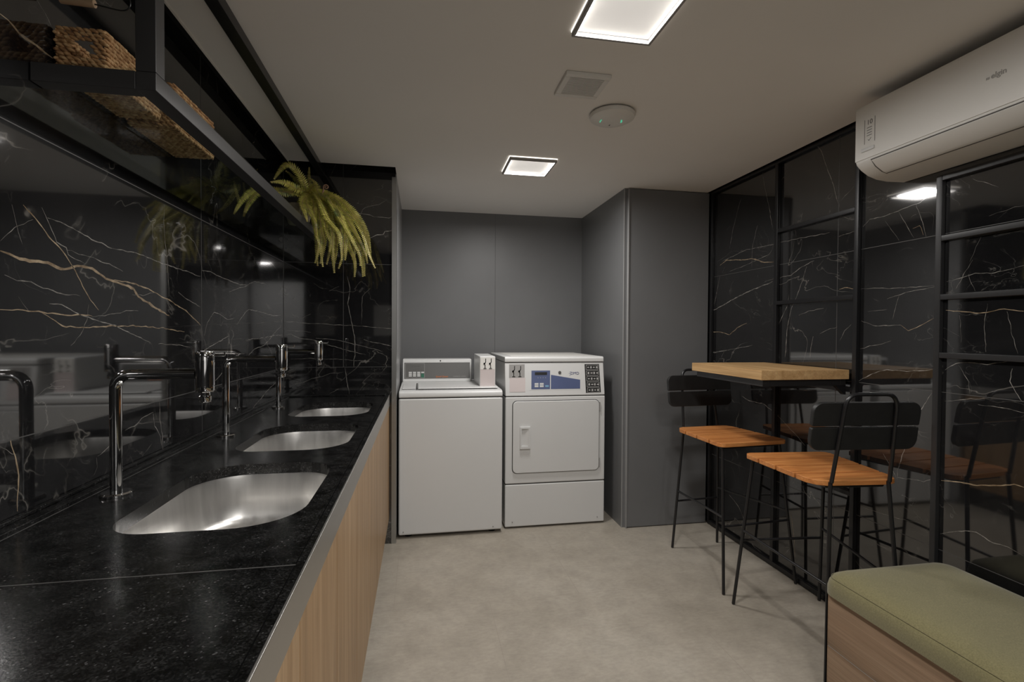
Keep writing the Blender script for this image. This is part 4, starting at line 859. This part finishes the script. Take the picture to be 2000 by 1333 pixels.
# ------------------------------------------------------------------ hanging shelf
sx0, sx1, sz0, sz1 = -0.596, -0.556, 1.811, 1.850
t = thing('hanging_shelf', 'black steel frame hanging from the ceiling with a glass shelf above the sinks', 'shelf', (-0.67, 2.15, ZC))
mb = MB().box(sx0, sx1, 1.197, YA - 0.001, sz0, sz1).box(XL + 0.001, sx0, 1.197, 1.235, sz0, sz1)
mb.build('shelf_frame', 'shelf_steel', t, 0.0015, 1)
MB().box(sx0, sx1, 1.197, 1.235, sz1, ZC - 0.036).build('post', 'shelf_steel', t, 0.0015, 1)
MB().box(sx0, sx1, -0.055, YA - 0.001, ZC - 0.036, ZC).build('top_rail', 'black_metal', t, 0.0015, 1)
MB().box(XL + 0.002, sx1 - 0.006, 1.205, YA - 0.003, sz1 + 0.0003, sz1 + 0.0083).build('glass_shelf', 'glass', t, 0.001, 1)
ZG = sz1 + 0.0088
# wire hanger with wooden grip
t = thing('wire_handle_hanger', 'black wire loop with a pale wooden grip hanging above the woven basket', 'hanger', (-0.70, 1.25, 2.10))
MB().tube([(-0.765, 1.25, 2.0125), (-0.70, 1.25, 2.0105)], 0.0085, 16).build('grip', 'wood_grip', t)
wp = [(-0.775, 1.25, 2.30), (-0.775, 1.25, 2.013), (-0.70, 1.25, 2.0095), (-0.658, 1.25, 2.0025)] + bez((-0.658, 1.25, 2.0025), (-0.630, 1.25, 1.998), (-0.631, 1.25, 2.022), 6)[1:] + [(-0.640, 1.25, 2.06), (-0.72, 1.25, 2.22), (-0.755, 1.25, 2.30)]
MB().tube(wp, 0.0016, 8).build('wire', 'black_metal', t)

# ------------------------------------------------------------------ woven baskets
def basket(x0, x1, y0, y1, h, lb, hole, seed):
    rnd = random.Random(seed)
    t = thing('woven_basket', lb, 'basket', ((x0 + x1) / 2, (y0 + y1) / 2, ZG), 'woven baskets')
    mb = MB(); rows = int(h / 0.0088); fl = 0.006
    def strand(p, d, nrm, L, r):
        # twisted strand segment: short fat spindle, tilted
        a = p - d * L / 2; b = p + d * L / 2
        mb.tube([a, a + d * L * 0.2, p + nrm * r * 0.4, b - d * L * 0.2, b], [r * 0.45, r * 0.9, r * 1.1, r * 0.9, r * 0.45], 6)
    per = [((x0, y0), (x1, y0)), ((x1, y0), (x1, y1)), ((x1, y1), (x0, y1)), ((x0, y1), (x0, y0))]
    hx = (x0 + x1) / 2 + 0.004
    for rw in range(rows):
        z = ZG + 0.006 + rw * (h - 0.008) / (rows - 1)
        fr = rw / (rows - 1)
        for fi, (a, b) in enumerate(per):
            L = math.hypot(b[0] - a[0], b[1] - a[1]); n = max(4, int(L / 0.0130)); dx, dy = (b[0] - a[0]) / L, (b[1] - a[1]) / L
            for k in range(n):
                s = (k + 0.5 + (0.5 if rw % 2 else 0)) / n * L
                if s > L: continue
                px, py = a[0] + dx * s, a[1] + dy * s
                if hole and fi in (0, 2) and abs(px - hx) < 0.021 and 0.34 < fr < 0.78: continue
                d = Vector((dx, dy, -0.42 + rnd.uniform(-.12, .12))).normalized(); nr = Vector((dy, -dx, 0))
                strand(Vector((px + nr.x * rnd.uniform(0, .0015), py + nr.y * rnd.uniform(0, .0015), z + rnd.uniform(-.001, .001))), d, nr, L / n * 1.4, 0.0040)
    # base: rows of strands
    nb = int((y1 - y0) / 0.012)
    for j in range(nb):
        y = y0 + 0.006 + j * (y1 - y0 - 0.012) / (nb - 1); m = int((x1 - x0) / 0.016)
        for k in range(m):
            x = x0 + (k + 0.5 + (0.3 if j % 2 else 0)) / (m + 0.3) * (x1 - x0)
            strand(Vector((x, y, ZG + 0.0055)), Vector((1, 0.4, 0)).normalized(), Vector((0, 0, -1)), 0.020, 0.0045)
    b = mb.build('woven_body', 'wicker', t, fix=False)
    inner = MB(); g = 0.003
    if not hole:
        for q in ((x0, x1, y0 + g, y0 + g + .001), (x0, x1, y1 - g - .001, y1 - g)): inner.box(*q, ZG + 0.008, ZG + h - 0.008)
    for q in ((x0 + g, x0 + g + .001, y0, y1), (x1 - g - .001, x1 - g, y0, y1)): inner.box(*q, ZG + 0.008, ZG + h - 0.008)
    inner.box(x0, x1, y0, y1, ZG + 0.006, ZG + 0.0065)
    return t
basket(-0.780, -0.688, 1.262, 1.49, 0.100, 'nearest woven seagrass basket with a handle hole, on the glass shelf', True, 3)
basket(-0.782, -0.672, 1.535, 1.80, 0.118, 'second woven seagrass basket behind the first on the glass shelf', False, 5)

# ------------------------------------------------------------------ fern
t = thing('potted_fern', 'yellow-green fern in a ribbed beige pot spilling over the far end of the shelf', 'plant', (-0.632, 2.80, ZG))
mb = MB(); n = 64; prof = [(0.046, 0.0), (0.05, 0.004), (0.060, 0.05), (0.066, 0.095), (0.064, 0.10), (0.060, 0.098), (0.056, 0.08)]
for r, h in prof:
    for k in range(n):
        a = 2 * PI * k / n; rr = r * (1 + (0.022 if k % 2 else -0.022) * (1 if 0.003 < h < 0.096 else 0))
        mb.v.append((-0.632 + rr * math.cos(a), 2.80 + rr * math.sin(a), ZG + h))
for i in range(len(prof) - 1):
    for k in range(n):
        k2 = (k + 1) % n; mb.f.append((i * n + k, i * n + k2, (i + 1) * n + k2, (i + 1) * n + k)); mb.mi.append(0); mb.sm.append(False)
mb.f.append(tuple(range(n))[::-1]); mb.mi.append(0); mb.sm.append(False)
mb.f.append(tuple((len(prof) - 1) * n + k for k in range(n))); mb.mi.append(1); mb.sm.append(False)
mb.build('pot', ['clay', 'dark'], t)
def catmull(P, n=10):
    P = [Vector(p) for p in P]; Q = [P[0]] + P + [P[-1]]; out = []
    for i in range(1, len(Q) - 2):
        for k in range(n):
            s = k / n; a, b, c, d = Q[i - 1], Q[i], Q[i + 1], Q[i + 2]
            out.append(0.5 * ((2 * b) + (c - a) * s + (2 * a - 5 * b + 4 * c - d) * s * s + (3 * b - a - 3 * c + d) * s ** 3))
    out.append(P[-1]); return out
fm = MB(); sm_ = MB(); rnd = random.Random(12)
root = Vector((-0.632, 2.79, ZG + 0.09))
allf = []
for F in FRONDS: allf.append(([tuple(root + Vector((rnd.uniform(-.02, .02), rnd.uniform(-.02, .02), 0)))] + list(F), 1.0))
# thicken the hanging mass with jittered neighbours
for F in list(FRONDS):
    if F[-1][2] < 1.80:
        for rep in range(1):
            j = Vector((rnd.uniform(-.035, .02), rnd.uniform(-.05, .06), rnd.uniform(-.01, .03)))
            G = [tuple(Vector(p) + j * (i / (len(F) - 1)) ** 0.6) for i, p in enumerate(F)]
            cut = rnd.choice([0, 1]); G = G[:len(G) - cut]
            allf.append(([tuple(root)] + G, 0.9))
for F, sc in allf:
    C = catmull(F, 10)
    acc = [0.0]
    for a, b in zip(C[:-1], C[1:]): acc.append(acc[-1] + (b - a).length)
    T = acc[-1]
    if T < 0.05: continue
    sm_.tube([tuple(p) for p in C[::2]] + [tuple(C[-1])], 0.0011, 5)
    step = 0.0092; s = 0.03; i = 0
    view = Vector((0.25, -1.0, 0.15)) + Vector((rnd.uniform(-.6, .6), rnd.uniform(-.3, .3), rnd.uniform(-.4, .4)))
    while s < T:
        while i < len(acc) - 2 and acc[i + 1] < s: i += 1
        u = (s - acc[i]) / max(1e-6, acc[i + 1] - acc[i]); p = C[i].lerp(C[i + 1], u); d = (C[i + 1] - C[i]).normalized()
        f = s / T
        L = sc * 0.025 * (1 - max(0, f - 0.55) / 0.45 * 0.80) * min(1, 0.35 + f * 3)
        side = d.cross(view)
        if side.length < 1e-3: side = Vector((1, 0, 0))
        side.normalize(); up = side.cross(d).normalized()
        for sg in (-1, 1):
            dr_ = (side * sg + d * 0.35 - up * rnd.uniform(0.0, 0.3)).normalized()
            wv = 0.0040; b0 = p + d * wv; b1 = p - d * wv; mid = p + dr_ * L * 0.5 + up * 0.001; tip = p + dr_ * L - Vector((0, 0, 0.0015))
            fm.add([b1, mid - d * wv * 0.95, tip, mid + d * wv * 0.95, b0], [(0, 1, 2, 3, 4)])
        s += step
fm.build('foliage', 'leaf', t, fix=False)
sm_.build('stems', 'stem', t)
mb = MB(); cc = Vector((-0.476, 2.70, 2.036)); pts = [(-0.505, 2.71, 1.975), (-0.497, 2.70, 1.995), (-0.489, 2.70, 2.018)]
for k in range(22):
    a = PI + -k * 0.42; r = 0.013 * (1 - k / 26); pts.append((cc.x + r * math.cos(a), cc.y, cc.z + r * math.sin(a)))
mb.tube(pts, [0.004 * (1 - 0.6 * i / len(pts)) for i in range(len(pts))], 8)
mb.build('curled_frond', 'stem', t)
